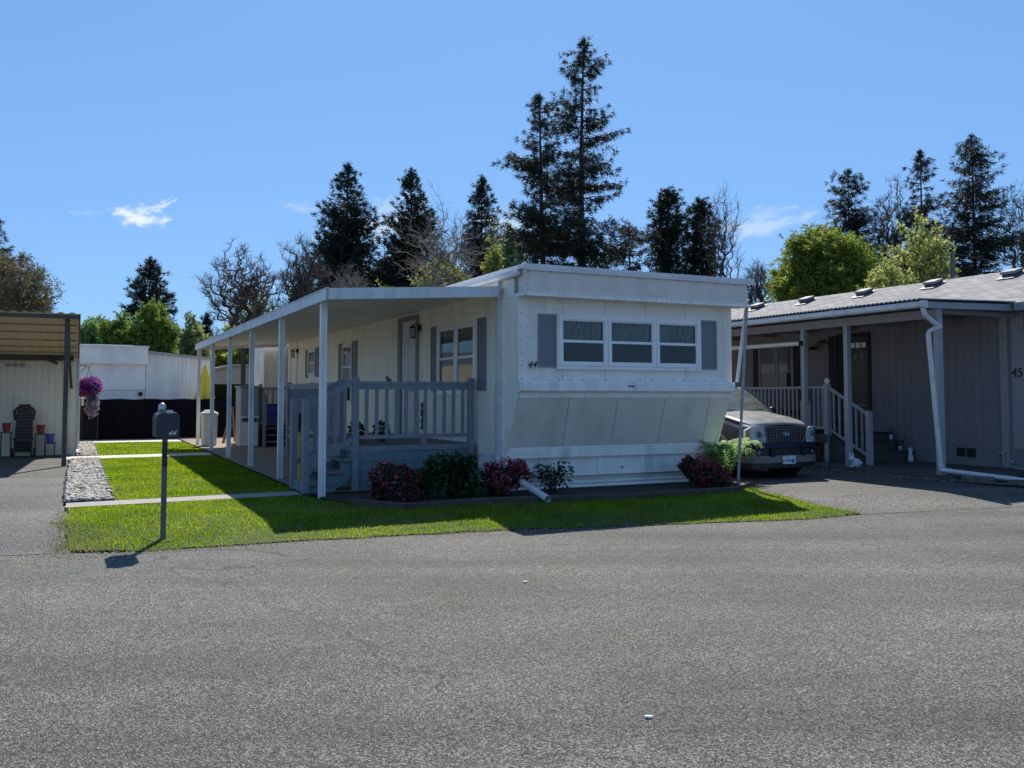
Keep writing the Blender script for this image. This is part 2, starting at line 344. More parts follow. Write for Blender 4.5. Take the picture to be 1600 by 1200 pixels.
def npmesh(name, verts, faces_flat, nper, m, parent=None, loc=None):
    """fast mesh from numpy arrays; faces all of nper corners"""
    me = bpy.data.meshes.new(name); nv = len(verts); nf = len(faces_flat)//nper
    me.vertices.add(nv); me.vertices.foreach_set('co', np.asarray(verts, dtype=np.float32).ravel())
    me.loops.add(nf*nper); me.loops.foreach_set('vertex_index', np.asarray(faces_flat, dtype=np.int32))
    me.polygons.add(nf); me.polygons.foreach_set('loop_start', np.arange(0, nf*nper, nper, dtype=np.int32))
    me.materials.append(M[m] if isinstance(m, str) else m)
    me.update(calc_edges=True); me.validate()
    o = bpy.data.objects.new(name, me); COL.objects.link(o)
    if parent: o.parent = parent
    if loc is not None: o.location = loc
    return o
def text(s, size, name, m, parent, c, face='-y', shear=0., depth=.004, bold=0.):
    cu = bpy.data.curves.new(name, 'FONT'); cu.body = s; cu.size = size; cu.align_x = 'CENTER'; cu.align_y = 'CENTER'; cu.extrude = depth; cu.shear = shear; cu.offset = bold
    t = bpy.data.objects.new(name, cu); COL.objects.link(t)
    dg = bpy.context.evaluated_depsgraph_get()
    me = bpy.data.meshes.new_from_object(t.evaluated_get(dg))
    bpy.data.objects.remove(t); bpy.data.curves.remove(cu)
    org = ORG[parent.name]
    for v in me.vertices:
        x, y, z = v.co
        q = (c[0]+x, c[1]-z, c[2]+y) if face == '-y' else (c[0]-z, c[1]-x, c[2]+y)
        v.co = (q[0]-org[0], q[1]-org[1], q[2]-org[2])
    me.materials.clear(); me.materials.append(M[m])
    o = bpy.data.objects.new(name, me); COL.objects.link(o); o.parent = parent; ORG[o.name] = org
    return o
def wall_grid(mb, a0, a1, z0, z1, holes, emit):
    """cells of the rectangle a0..a1 x z0..z1 with rectangular holes left open"""
    A = sorted({a0, a1, *[v for h in holes for v in h[:2]]}); Z = sorted({z0, z1, *[v for h in holes for v in h[2:]]})
    A = [a for a in A if a0 <= a <= a1]; Z = [z for z in Z if z0 <= z <= z1]
    for i in range(len(A)-1):
        for j in range(len(Z)-1):
            ca, cz = (A[i]+A[i+1])/2, (Z[j]+Z[j+1])/2
            if any(h[0] < ca < h[1] and h[2] < cz < h[3] for h in holes): continue
            emit(A[i], A[i+1], Z[j], Z[j+1])
def split_at(a0, a1, seams, gap):
    s = [q for q in seams if a0 < q < a1]; e = [a0]+s+[a1]; out = []
    for i in range(len(e)-1): out.append((e[i]+(gap/2 if i else 0), e[i+1]-(gap/2 if i < len(e)-2 else 0)))
    return out
# ------------------------------------------------------------------ terrain
RE = [(-60, -27.9), (-14, -12.6), (-9.5, 7.4), (-6.3, 9.05), (-4.9, 9.62), (-4.3, 9.78), (-3.94, 9.87), (-3.56, 10.07), (-2.25, 10.6), (-.08, 11.35), (1.67, 11.79), (4.04, 12.39), (5.0, 12.85), (8, 13.6), (60, 28)]
RD = [(-3.94, 9.87), (4.04, 12.39)]
RN = Vector((-(RD[1][1]-RD[0][1]), RD[1][0]-RD[0][0])).normalized()
def sdist(X, Y): return (X-RD[0][0])*RN[0] + (Y-RD[0][1])*RN[1]
def hgt(X, Y):
    s = np.clip((sdist(X, Y)+.1)/1.7, 0, 1)
    return -.10 + .10*(s*s*(3-2*s))
def sheet(name, poly, m, dz, step=.5, label=None, local=True, thick=None, kind='structure', lvl=None):
    import bmesh
    bm = bmesh.new()
    P = [W(*p)[:2] for p in poly] if local else poly
    bm.faces.new([bm.verts.new((p[0], p[1], 0)) for p in P])
    xs = [p[0] for p in P]; ys = [p[1] for p in P]
    def cuts(lo, hi, n):
        a, b = max(lo, -14), min(hi, 14); 
        return [a+(b-a)*i/n for i in range(1, n)]
    for ax, lo, hi in ((0, min(xs), max(xs)), (1, min(ys), min(max(ys), 40))):
        lo2, hi2 = max(lo, -16), min(hi, 30 if ax else 16)
        n = max(1, int((hi2-lo2)/step))
        for i in range(0, n+1):
            c = lo2+(hi2-lo2)*i/n
            co = (c, 0, 0) if ax == 0 else (0, c, 0); no = (1, 0, 0) if ax == 0 else (0, 1, 0)
            bmesh.ops.bisect_plane(bm, geom=bm.verts[:]+bm.edges[:]+bm.faces[:], plane_co=co, plane_no=no)
    for v in bm.verts: v.co.z = (float(hgt(v.co.x, v.co.y)) if lvl is None else lvl) + dz
    if thick:
        g = bmesh.ops.extrude_face_region(bm, geom=bm.faces[:])
        for v in [e for e in g['geom'] if isinstance(e, bmesh.types.BMVert)]: v.co.z -= 0
        top = [e for e in g['geom'] if isinstance(e, bmesh.types.BMVert)]
        for v in bm.verts:
            if v not in top: v.co.z -= thick
    bmesh.ops.recalc_face_normals(bm, faces=bm.faces)
    me = bpy.data.meshes.new(name); bm.to_mesh(me); bm.free(); me.materials.append(M[m])
    if not thick:
        for p in me.polygons:
            if p.normal.z < 0: p.flip()
    o = bpy.data.objects.new(name, me); COL.objects.link(o); o['kind'] = kind
    if label: o['label'] = label
    return o
big = 400
sheet('ground', [(-big, -60), (big, -60), (big, 700), (-big, 700)], 'dry', -.03, .8, local=False)
# road: everything on the camera side of the verge
sheet('road', [(-60, -30), (60, -30), (60, 30.2), (12, 15.1), (8.4, 13.95), (5.0, 12.87), (4.04, 12.39), (1.67, 11.79), (-.08, 11.35), (-2.25, 10.6), (-3.56, 10.07), (-3.94, 9.87), (-4.4, 9.75), (-4.75, 9.75), (-6.2, 9.35), (-10, 8.1), (-60, -7.7)], 'road', 0, .5, local=False)
# left driveway up to the carport wall
lp = lambda x, y: tuple(W(x, y)[:2])
sheet('driveway', [lp(-6.40, -2.42), lp(-6.46, 1.2), lp(-6.47, 13.9), lp(-22, 13.9), lp(-22, -9.0)][::-1] and [(-4.75, 9.75), lp(-6.44, -1.2), lp(-6.46, 1.2), lp(-6.47, 13.9), lp(-22, 13.9), (-60, 22), (-60, -7.7), (-10, 8.1), (-6.2, 9.35)], 'drive', .004, .5, local=False)
sheet('side_driveway', [(5.0, 12.87), (8.4, 13.95), (12, 15.1), lp(11.0, -3.2), lp(11.0, -2.6), lp(8.1, -1.7), lp(8.1, 16), lp(4.55, 16), lp(4.45, -.7), lp(3.98, -1.5), lp(3.62, -3.1), lp(3.80, -3.75)], 'drive2', .004, .5, local=False)
# lawn soil, walkways, patio
FRONT0 = [(-6.36, -2.25), (-5.55, -2.63), (-5.12, -2.62), (-3.71, -2.71), (-1.43, -2.99), (.33, -3.35), (2.73, -3.84), (3.82, -3.78), (3.6, -3.0), (3.98, -1.5), (4.4, -.75), (3.5, -1.42), (1.56, -1.55), (-.93, -1.12), (-2.1, -1.28), (-2.68, -.3), (-2.92, .35), (-3.0, 1.15), (-6.4, .95)]
def rag(poly, step=.22, amp=.03, seed=1):
    g = random.Random(seed); out = []
    for i in range(len(poly)):
        a, b = poly[i], poly[(i+1) % len(poly)]; d = math.dist(a, b); n = max(1, int(d/step)); nx, ny = -(b[1]-a[1])/d, (b[0]-a[0])/d
        for k in range(n):
            t = k/n; j = g.uniform(-amp, amp) if k else 0; out.append((a[0]+(b[0]-a[0])*t+nx*j, a[1]+(b[1]-a[1])*t+ny*j))
    return out
FRONT = rag(FRONT0)
MID = [(-5.76, 1.68), (-3.0, 1.88), (-3.0, 11.8), (-5.76, 11.55)]
FAR = [(-5.76, 12.75), (-3.0, 12.95), (-3.0, 19.4), (-5.76, 19.9)]
sheet('lawn_base', FRONT, 'soil', .012, .4); sheet('lawn_base', MID, 'soil', .012, .6); sheet('lawn_base', FAR, 'soil', .012, .6)
sheet('walkway', [(-6.42, .97), (-3.02, 1.17), (-3.02, 1.78), (-6.42, 1.56)], 'concrete2', .022, .6)
sheet('walkway', [(-6.55, 11.57), (-3.02, 11.82), (-3.02, 12.93), (-6.55, 12.72)], 'concrete', .024, .6)
sheet('walkway', [(-6.3, 20.0), (-3.02, 19.6), (-3.02, 21.4), (-6.3, 21.7)], 'concrete', .024, .6)
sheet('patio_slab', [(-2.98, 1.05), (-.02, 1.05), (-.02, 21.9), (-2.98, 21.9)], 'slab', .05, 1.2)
sheet('mulch_bed', [(-2.66, -.28), (-2.1, -1.22), (-.93, -1.06), (1.56, -1.5), (3.5, -1.38), (4.42, -.7), (4.44, 1.2), (.02, 1.2), (-2.9, 1.04), (-2.9, .40)], 'mulch', .03, .3)
sheet('gravel_base', [(-6.47, 1.68), (-5.77, 1.68), (-5.77, 11.54), (-6.47, 11.5)], 'mulch', .006, .6)
sheet('gravel_base', [(-6.47, 12.74), (-5.77, 12.76), (-5.77, 19.85), (-6.3, 19.9)], 'dry', .006, .6)

# ------------------------------------------------------------------ grass
def inpoly(px, py, poly):
    ins = np.zeros(len(px), bool); n = len(poly)
    for i in range(n):
        x1, y1 = poly[i]; x2, y2 = poly[(i+1) % n]
        c = ((y1 > py) != (y2 > py))
        with np.errstate(divide='ignore', invalid='ignore'):
            xi = (x2-x1)*(py-y1)/(y2-y1)+x1
        ins ^= c & (px < xi)
    return ins
rng = np.random.default_rng(3)
def blades(name, poly, dens, hl, m, label, wd=.007, lean=.5, edge_keep=None, grow=0.0):
    xs = [p[0] for p in poly]; ys = [p[1] for p in poly]
    A = (max(xs)-min(xs))*(max(ys)-min(ys)); n = int(A*dens)
    x = rng.uniform(min(xs), max(xs), n); y = rng.uniform(min(ys), max(ys), n)
    if grow: jx = rng.normal(0, grow, n); jy = rng.normal(0, grow, n)
    else: jx = jy = 0
    k = inpoly(x, y, poly); x, y = (x+jx)[k], (y+jy)[k]; n = len(x)
    clump = .75+.5*np.sin(x*2.1+1.3*np.sin(y*1.7))*np.sin(y*2.7+x)*.5 + rng.uniform(-.15, .15, n)
    X = OX+x*CO-y*SI; Y = OY+x*SI+y*CO; Z = hgt(X, Y)+.008
    h = rng.uniform(.6, 1.15, n)*hl*clump; a = rng.uniform(0, 6.283, n); w = wd*rng.uniform(.7, 1.4, n)
    la = rng.uniform(0, 6.283, n); ll = h*lean*rng.uniform(.2, 1, n)
    p = np.empty((n, 3, 3), np.float32)
    p[:, 0] = np.stack([X-np.cos(a)*w, Y-np.sin(a)*w, Z], 1); p[:, 1] = np.stack([X+np.cos(a)*w, Y+np.sin(a)*w, Z], 1)
    p[:, 2] = np.stack([X+np.cos(la)*ll, Y+np.sin(la)*ll, Z+h], 1)
    o = npmesh(name, p.reshape(-1, 3), np.arange(n*3), 3, m)
    return tag(o, label, None, None, 'stuff')
blades('lawn', FRONT, 2900, .036, 'grass', 'bright green mown grass of the front strip beside the road', grow=.02)
blades('lawn', MID, 1500, .045, 'grass', 'green lawn rectangle between the two concrete walkways', wd=.010, grow=.02)
blades('lawn', FAR, 600, .05, 'grass', 'farthest small lawn rectangle before the black fence', wd=.016, grow=.02)
blades('dry_grass', [(-6.55, -2.4), (-5.6, -2.75), (-3.7, -2.8), (-1.43, -3.06), (.3, -3.42), (2.7, -3.9), (3.85, -3.88), (3.7, -3.7), (.33, -3.28), (-1.43, -2.93), (-3.7, -2.62), (-5.6, -2.5), (-6.2, -2.1), (-6.3, .6), (-6.52, .6)], 900, .03, 'drygrass', 'thin dry straw coloured grass along the lawn edge', lean=1.2, grow=.04)
blades('dry_grass', FRONT, 70, .05, 'drygrass', 'scattered dry straw among the green of the front lawn', lean=1.0)
blades('dry_grass', [(-6.5, -2.3), (-5.9, -2.4), (-6.0, -1.7), (-6.2, -.7), (-6.5, -.5)], 1800, .035, 'drygrass', 'yellowed grass at the left corner of the front lawn', lean=1.2, grow=.05)
blades('dry_grass', [(3.3, -3.4), (3.9, -3.8), (3.75, -3.0), (4.1, -1.6), (3.8, -1.5)], 500, .03, 'drygrass', 'thin yellow grass along the side driveway edge', lean=1.2, grow=.05)
# river rocks
def rocks(name, x0, x1, y0, y1, n, label):
    ico = [(0, 0, 1), (.9, 0, .3), (.28, .85, .3), (-.72, .53, .3), (-.72, -.53, .3), (.28, -.85, .3), (.6, .5, -.3), (-.3, .7, -.3), (-.85, 0, -.3), (-.3, -.7, -.3), (.6, -.5, -.3)]
    f = [(0, 1, 2), (0, 2, 3), (0, 3, 4), (0, 4, 5), (0, 5, 1), (1, 6, 2), (2, 7, 3), (3, 8, 4), (4, 9, 5), (5, 10, 1), (2, 6, 7), (3, 7, 8), (4, 8, 9), (5, 9, 10), (1, 10, 6)]
    base = np.array(ico); F = np.array(f)
    V = []; FF = []
    for i in range(n):
        s = rng.uniform(.028, .062)*np.array([rng.uniform(.8, 1.5), rng.uniform(.8, 1.3), rng.uniform(.5, .8)])
        b = base*s*(1+rng.uniform(-.18, .18, base.shape)); a = rng.uniform(0, 6.28); c_, s_ = math.cos(a), math.sin(a)
        b = np.stack([b[:, 0]*c_-b[:, 1]*s_, b[:, 0]*s_+b[:, 1]*c_, b[:, 2]], 1)
        p = W(rng.uniform(x0, x1), rng.uniform(y0, y1)); V.append(b+np.array([p[0], p[1], rng.uniform(.015, .04)])); FF.append(F+i*len(ico))
    return tag(npmesh(name, np.concatenate(V), np.concatenate(FF).ravel(), 3, 'rock'), label, None, None, 'stuff')
M['grit'] = mat('road_grit', (.13, .12, .10), .9, var=.4, scale=9)
M['baredirt'] = mat('bare_dirt', (.085, .075, .045), .95, var=.4, scale=12)
rocks('river_rocks', -6.44, -5.8, 1.72, 11.5, 3000, 'pale grey river rocks in the long strip beside the lawn')
rocks('river_rocks', -6.3, -5.8, 12.78, 19.8, 1400, 'pale river rocks in the short strip behind the walkway')

def debris(name, n, label):
    V = []; F = []
    for i in range(n):
        t = rng.uniform(0, 1); k = int(t*10.99); a, b = RE[3+k % 9], RE[4+k % 9]; u = rng.uniform(0, 1)
        x = a[0]+(b[0]-a[0])*u+rng.normal(0, .10); y = a[1]+(b[1]-a[1])*u-abs(rng.normal(0, .16)); s_ = rng.uniform(.006, .018); z = float(hgt(x, y))+.004; q = rng.uniform(0, 6.28)
        o = len(V); V += [(x+s_*math.cos(q), y+s_*math.sin(q), z), (x+s_*math.cos(q+2.2), y+s_*math.sin(q+2.2), z), (x+s_*math.cos(q+4.1), y+s_*math.sin(q+4.1), z), (x, y, z+s_*.7)]; F += [(o, o+1, o+3), (o+1, o+2, o+3), (o+2, o, o+3)]
    return tag(npmesh(name, np.array(V), np.array(F).ravel(), 3, 'grit'), label, None, None, 'stuff')
debris('road_grit', 1000, 'loose grit and crumbs gathered along the lawn side road edge')
pm = L(-4.02, 10.40); sheet('bare_patch', [(pm[0]+.16*math.cos(k*.7)*(1+.3*math.sin(k*2.3)), pm[1]-.03+.12*math.sin(k*.7)) for k in range(9)], 'baredirt', .022, .2)
# ------------------------------------------------------------------ main mobile home
H = thing('mobile_home', 'white single-wide mobile home with three front windows and number 44', 'mobile home', 0, 0, 0)
def side_wall():
    mb = MB()
    holes = [(1.26, 3.04, 1.62, 2.90), (4.31, 5.25, .78, 3.18), (9.16, 10.07, 1.40, 2.93), (13.12, 13.99, 2.2, 2.97), (15.6, 16.45, .78, 3.2)]
    seams = [.35, 3.5, 4.1, 5.6, 6.14, 7.14, 8.12, 9.08-.5, 10.5, 11.5, 12.45, 14.4, 15.45]
    for a, b in split_at(0, 17.0, seams, .012):
        wall_grid(mb, a, b, .60, 3.55, [h for h in holes], lambda p, q, r, s: mb.box(0, .03, p, q, r, s))
    mb.cur = 1; wall_grid(mb, 0, 17.0, .62, 3.5, holes, lambda p, q, r, s: mb.box(.018, .08, p, q, r, s)); mb.cur = 0
    mb.prism([(0, .60), (0, 3.55), (-.449, 3.55), (-.449, 1.62)], 'x', 0.0, .05)
    mb.box(-.012, .03, 0, 17, 3.20, 3.222)      # top moulding under the cover
    # fine ribs on the front end
    for i in range(7):
        y = .06+i*.045; mb.box(-.004, 0, y, y+.012, .6, 3.2)
    return mb
side_wall().build('side_wall', ['cream', 'seam'], H)
m = MB(); m.box(-.014, .02, 0.0, 17, .575, .625).box(.0, .05, .05, 17, .08, .575); m.build('side_skirting', 'whitetrim', H)
m = MB(); m.box(4.24, 4.27, .0, 17, .55, 3.55).box(0, 4.27, 16.97, 17, .55, 3.55); m.prism([(0, .60), (0, 3.55), (-.445, 3.55), (-.445, 1.62)], 'x', 4.22, 4.27); m.build('far_side_wall', 'white', H)
m = MB(); m.box(.05, 4.24, .1, 16.95, .60, .66); m.box(.05, 4.24, .1, 16.95, 3.42, 3.46); m.box(.5, 4.2, 3.6, 3.65, .66, 3.4); m.build('room_lining', 'inner', H)
# front wall above the ledge
def front_wall():
    mb = MB(); holes = [(.72, 3.56, 2.07, 2.91)]
    for a, b in split_at(.30, 3.96, [.802, 1.612, 2.425, 3.252], .008):
        wall_grid(mb, a, b, 1.80, 3.22, holes, lambda p, q, r, s: mb.box(p, q, -.452, -.43, r, s))
    mb.cur = 1; wall_grid(mb, .02, 4.25, 1.62, 3.5, holes, lambda p, q, r, s: mb.box(p, q, -.44, -.40, r, s)); mb.cur = 0
    return mb
front_wall().build('front_wall', ['white', 'seam'], H)
m = MB(); m.box(3.96, 4.10, -.456, -.44, 1.62, 3.22).box(4.10, 4.27, -.462, -.44, 1.62, 3.22)
for i in range(6): m.box(3.965+i*.022, 3.972+i*.022, -.46, -.455, 1.84, 3.2)
m.build('corner_trim', 'white', H)
m = MB(); m.box(0.0, .15, -.462, -.44, 1.62, 3.22).box(.15, .30, -.456, -.44, 1.62, 3.22)
for i in range(6): m.box(.165+i*.022, .172+i*.022, -.46, -.455, 1.84, 3.2)
m.box(-.004, .0, -.462, -.30, 1.85, 3.22)
m.cur = 1
for i in range(8): z = 1.66+i*.21; m.dot((.045, -.463, z), .008, (0, -1, 0)); 
for q in [(.24, 2.53), (.16, 2.70), (.64, 3.0)]: m.dot((q[0], -.463, q[1]), .007, (0, -1, 0))
m.build('corner_trim', ['white', 'screw'], H)
# ledge
m = MB(); m.prism([(-.45, 1.845), (-.565, 1.835), (-.585, 1.81), (-.585, 1.68), (-.57, 1.66), (-.45, 1.66)], 'x', -.045, 4.20)
m.lathe([(.07, 1.66), (.088, 1.68), (.088, 1.81), (.07, 1.835)], (4.20, -.50, 0), 14)
m.cur = 1; m.box(1.98, 2.11, -.589, -.584, 1.745, 1.768)
for i in range(19): m.dot((.06+i*.225, -.46, 1.86), .007, (0, -1, 0))
for q in [(0.0, 1.67), (0.0, 1.79), (0.0, 1.73)]: m.dot((q[0], -.586, q[1]), .007, (0, -1, 0))
m.build('ledge_trim', ['whitetrim', 'screw'], H)
# sloping lower front
m = MB()
def sl(x, t, off=0):  # t 0 top (z 1.57,y -.5) .. 1 bottom (z .74,y 0)
    y = -.49+.47*t; z = 1.57-.83*t; return (x, y-off*.86, z-off*.5)
tops = [0.0, .906, 1.841, 2.798, 3.756, 4.16]; bots = [0.0, 1.022, 1.974, 2.942, 3.924, 4.29]
for i in range(5):
    e0 = .0 if i == 0 else .005; e1 = .0 if i == 4 else .005; a, b, c, d = tops[i]+e0, tops[i+1]-e1, bots[i+1]-e1, bots[i]+e0
    m.add([sl(a, 0, .008), sl(b, 0, .008), sl(c, 1, .008), sl(d, 1, .008), sl(a, 0, -.01), sl(b, 0, -.01), sl(c, 1, -.01), sl(d, 1, -.01)], [(0, 3, 2, 1), (4, 5, 6, 7), (0, 1, 5, 4), (1, 2, 6, 5), (2, 3, 7, 6), (3, 0, 4, 7)])
m.cur = 2; m.add([sl(.02, 0), sl(4.14, 0), sl(4.26, 1), sl(.02, 1), sl(.02, 0, -.03), sl(4.14, 0, -.03), sl(4.26, 1, -.03), sl(.02, 1, -.03)], [(0, 3, 2, 1), (4, 5, 6, 7), (0, 1, 5, 4), (1, 2, 6, 5), (2, 3, 7, 6), (3, 0, 4, 7)])
m.cur = 0; m.box(0.0, 4.19, -.51, -.44, 1.565, 1.66)
m.cur = 1
for i in range(9): m.dot((.35+i*.42, -.512, 1.58), .007, (0, -1, 0))
for x in (1.7, 1.86, 2.4, 2.55, 3.1, 3.3, 3.9): m.dot(sl(x, .985, .009), .007, (0, -1, 0))
m.dot(sl(.72, .52, .009), .009, (0, -1, 0))
m.build('lower_front_panel', ['white', 'screw', 'seam'], H)
m = MB(); m.box(-.01, 4.315, -.03, .03, .56, .745)
for i in range(4): m.box(-.012, 4.317, -.042, -.03, .575+i*.045, .597+i*.045)
m.build('bottom_trim', 'whitetrim', H)
# hitch skirt
m = MB(); m.prism([(.08, .56), (.60, .262), (3.62, .262), (4.05, .56)], 'y', .04, .06)
for x in (1.74, 2.62): m.box(x, x+.11, .015, .045, .25, .56)
m.box(.6, 3.6, .03, .05, .245, .27)
m.cur = 1; m.dot((1.05, .038, .33), .018, (0, -1, 0)); m.dot((2.25, .038, .36), .018, (0, -1, 0))
m.build('hitch_panel', ['whitetrim', 'screw'], H)
m = MB(); m.box(.05, 4.27, .14, .16, -.02, .56)
for i, z in enumerate((.045, .115, .185)): m.prism([(.09, z), (.14, z-.004), (.14, z+.05), (.13, z+.05)], 'x', .05, 4.27)
m.box(.03, 4.27, .10, .14, .0, .03)
m.build('front_skirting', 'whitetrim', H)
# roof and fascia
m = MB(); m.box(.02, 4.42, -.72, -.45, 3.235, 3.60); m.box(-.0, .02, -.72, -.30, 3.235, 3.60)
m.cur = 1; m.box(-.01, 4.46, -.735, -.42, 3.175, 3.235); m.box(-.012, .012, -.735, -.05, 3.175, 3.24)
m.cur = 2
for i in range(11): m.dot((.04+i*.41, -.722, 3.565-.0), .008, (0, -1, 0))
for i in range(42): m.dot((.07+i*.104, -.737, 3.222), .006, (0, -1, 0))
for i in range(4): m.dot((.03, -.722, 3.27+i*.09), .007, (0, -1, 0))
fa = m.build('front_fascia', ['fasciablue', 'whitetrim', 'screw'], H)
text('Kendon', .085, 'raised_script', 'gutter', H, (2.42, -.722, 3.285), '-y', shear=.35, depth=.002)
m = MB(); m.box(-.05, 4.56, -.76, 17.2, 3.605, 3.675); m.box(-.05, 4.56, -.76, -.74, 3.575, 3.61)
for x in (1.62, 3.1): m.box(x, x+.012, -.765, -.73, 3.58, 3.68)
m.build('roof', 'rooftop', H)
m = MB(); m.tube([(-.06, -.56, 3.54), (-.06, 17.0, 3.54)], .052, 10); m.tube([(-.06, -.60, 3.54), (-.06, -.555, 3.54)], [.02, .052], 10); m.box(-.1, -.0, -.5, 17, 3.575, 3.60)
m.build('roof_gutter', 'gutter', H, smooth=False)
m = MB(); m.box(-.075, -.004, .17, .29, .62, 3.49); m.box(-.085, -.03, .19, .27, .40, .66)
m.tube([(-.05, .23, .62), (-.05, .15, .42), (-.045, -.1, .36), (-.03, -1.50, .075)], .052, 12, cap=False); m.box(-.08, 0.0, .165, .175, .7, 3.4)
m.build('corner_downspout', 'gutter', H)
# windows
def window(parent, face, a0, a1, z0, z1, plane, rail, nm='window', frame='pvc', fw=.05, curtain=True, lower='screen', up=None):
    """face '-y': spans x; face '-x': spans y. plane = wall plane"""
    def B(mb, p0, p1, d0, d1, q0, q1):
        if face == '-y': mb.box(p0, p1, plane-d1, plane-d0, q0, q1)
        else: mb.box(plane-d1, plane-d0, p0, p1, q0, q1)
    m = MB()
    B(m, a0, a0+fw, -.02, .035, z0, z1); B(m, a1-fw, a1, -.02, .035, z0, z1); B(m, a0+fw, a1-fw, -.02, .035, z1-fw, z1); B(m, a0+fw, a1-fw, -.02, .035, z0, z0+fw)
    f = m.build(nm, frame, parent, bevel=.004)
    s = .022
    m = MB(); i0, i1, j0, j1 = a0+fw, a1-fw, z0+fw, z1-fw
    for (q0, q1, dd) in ((rail, j1, 0.0), (j0, rail, .012)):
        B(m, i0, i0+s, -.015, .012+dd, q0, q1); B(m, i1-s, i1, -.015, .012+dd, q0, q1); B(m, i0+s, i1-s, -.015, .012+dd, q1-s, q1); B(m, i0+s, i1-s, -.015, .012+dd, q0, q0+s)
    m.build('sash', frame, f)
    m = MB()
    for (d_, q0, q1) in ((.002, rail+s, j1-s), (.010, j0+s, rail-s)):
        if face == '-y': m.quad((i0+s, plane-d_, q0), (i1-s, plane-d_, q0), (i1-s, plane-d_, q1), (i0+s, plane-d_, q1))
        else: m.quad((plane-d_, i1-s, q0), (plane-d_, i0+s, q0), (plane-d_, i0+s, q1), (plane-d_, i1-s, q1))
    m.build('pane', 'glass', f)
    if lower: m = MB(); B(m, i0+s, i1-s, -.006, -.003, j0+s, rail-s); m.build('insect_screen', lower, f)
    if curtain:
        m = MB(); n = 26; zc0 = (up if up is not None else rail-.02)
        pts = [(i0+(i1-i0)*k/n, -.05-.018*math.sin(k*1.5)) for k in range(n+1)]
        for k in range(n):
            (p, d), (p2, d2) = pts[k], pts[k+1]
            vs = [(p, d, zc0), (p2, d2, zc0), (p2, d2, j1), (p, d, j1)]
            m.add([((v[0], plane-v[1], v[2]) if face == '-y' else (plane-v[1], v[0], v[2])) for v in vs], [(0, 1, 2, 3)])
        m.build('curtain', curtain if isinstance(curtain, str) else 'curtain', f)
    return f
for a0, a1 in ((.735, 1.645), (1.665, 2.615), (2.635, 3.545)):
    window(H, '-y', a0, a1, 2.085, 2.895, -.452, 2.49)
m = MB(); z0, z1 = 2.045, 2.935
m.box(.69, 3.59, -.475, -.452, z1-.04, z1).box(.69, 3.59, -.475, -.452, z0, z0+.04).box(.69, .735, -.475, -.452, z0+.04, z1-.04).box(3.545, 3.59, -.475, -.452, z0+.04, z1-.04).box(1.645, 1.665, -.475, -.452, z0+.04, z1-.04).box(2.615, 2.635, -.475, -.452, z0+.04, z1-.04)
m.box(.67, 3.61, -.50, -.452, z0-.02, z0)
m.build('front_window_surround', 'whitetrim', H, bevel=.003)
def shutter(parent, face, a0, a1, z0, z1, plane):
    def B(mb, p0, p1, d0, d1, q0, q1):
        if face == '-y': mb.box(p0, p1, plane-d1, plane-d0, q0, q1)
        else: mb.box(plane-d1, plane-d0, p0, p1, q0, q1)
    m = MB(); t = .028
    B(m, a0, a0+t, 0.001, .03, z0, z1); B(m, a1-t, a1, 0.001, .03, z0, z1); B(m, a0+t, a1-t, 0.001, .03, z1-.04, z1); B(m, a0+t, a1-t, 0.001, .03, z0, z0+.04)
    B(m, a0+t, a1-t, 0.001, .01, z0+.04, z1-.04)
    n = int((z1-z0-.08)/.042)
    for i in range(n):
        z = z0+.045+i*(z1-z0-.09)/n
        B(m, a0+t, a1-t, .01, .022, z, z+.026)
    return m.build('shutter', 'shutter', parent)
shutter(H, '-y', .348, .672, 2.055, 2.918, -.452); shutter(H, '-y', 3.61, 3.925, 2.06, 2.93, -.452)
# long side
window(H, '-x', 2.16, 3.04, 1.62, 2.90, 0, 2.30, curtain=True, up=2.55); window(H, '-x', 1.26, 2.14, 1.62, 2.90, 0, 2.30, curtain=True, up=2.55)
m = MB(); m.box(-.04, 0, 1.22, 3.08, 2.90, 2.93).box(-.04, 0, 2.135, 2.165, 1.62, 2.90).box(-.05, 0, 1.2, 3.1, 1.59, 1.62).box(-.035, 0, 1.22, 1.26, 1.62, 2.9).box(-.035, 0, 3.04, 3.08, 1.62, 2.9); m.build('side_window_surround', 'whitetrim', H)
shutter(H, '-x', .785, 1.13, 1.69, 2.95, 0); shutter(H, '-x', 3.10, 3.42, 1.69, 2.95, 0)
window(H, '-x', 9.16, 10.07, 1.40, 2.93, 0, 2.34, curtain='curtain', up=2.3); shutter(H, '-x', 8.70, 9.10, 1.35, 2.98, 0); shutter(H, '-x', 10.12, 10.42, 1.35, 2.98, 0)
window(H, '-x', 13.12, 13.99, 2.2, 2.97, 0, 2.57, curtain='curtain', up=2.55); shutter(H, '-x', 12.58, 13.06, 2.14, 3.0, 0); shutter(H, '-x', 14.05, 14.3, 2.14, 3.0, 0)
m = MB(); m.box(-.03, 0, 4.19, 4.31, .75, 3.28).box(-.03, 0, 5.25, 5.47, .75, 3.28).box(-.03, 0, 4.31, 5.25, 3.18, 3.28); dt = m.build('door_trim', 'shutter', H)
m = MB(); m.box(.0, .04, 4.31, 5.25, .76, 3.18)
for (a, b) in ((4.40, 4.74), (4.83, 5.17)):
    for (z0, z1) in ((.95, 1.6), (1.75, 2.45), (2.6, 3.05)): m.box(-.006, 0, a, b, z0, z1)
d = m.build('door', 'door', H); m = MB(); m.tube([(-.06, 4.40, 1.72), (-.0, 4.40, 1.72)], .02, 8); m.ball((-.07, 4.40, 1.72), .032); m.build('handle', 'galvl', d)
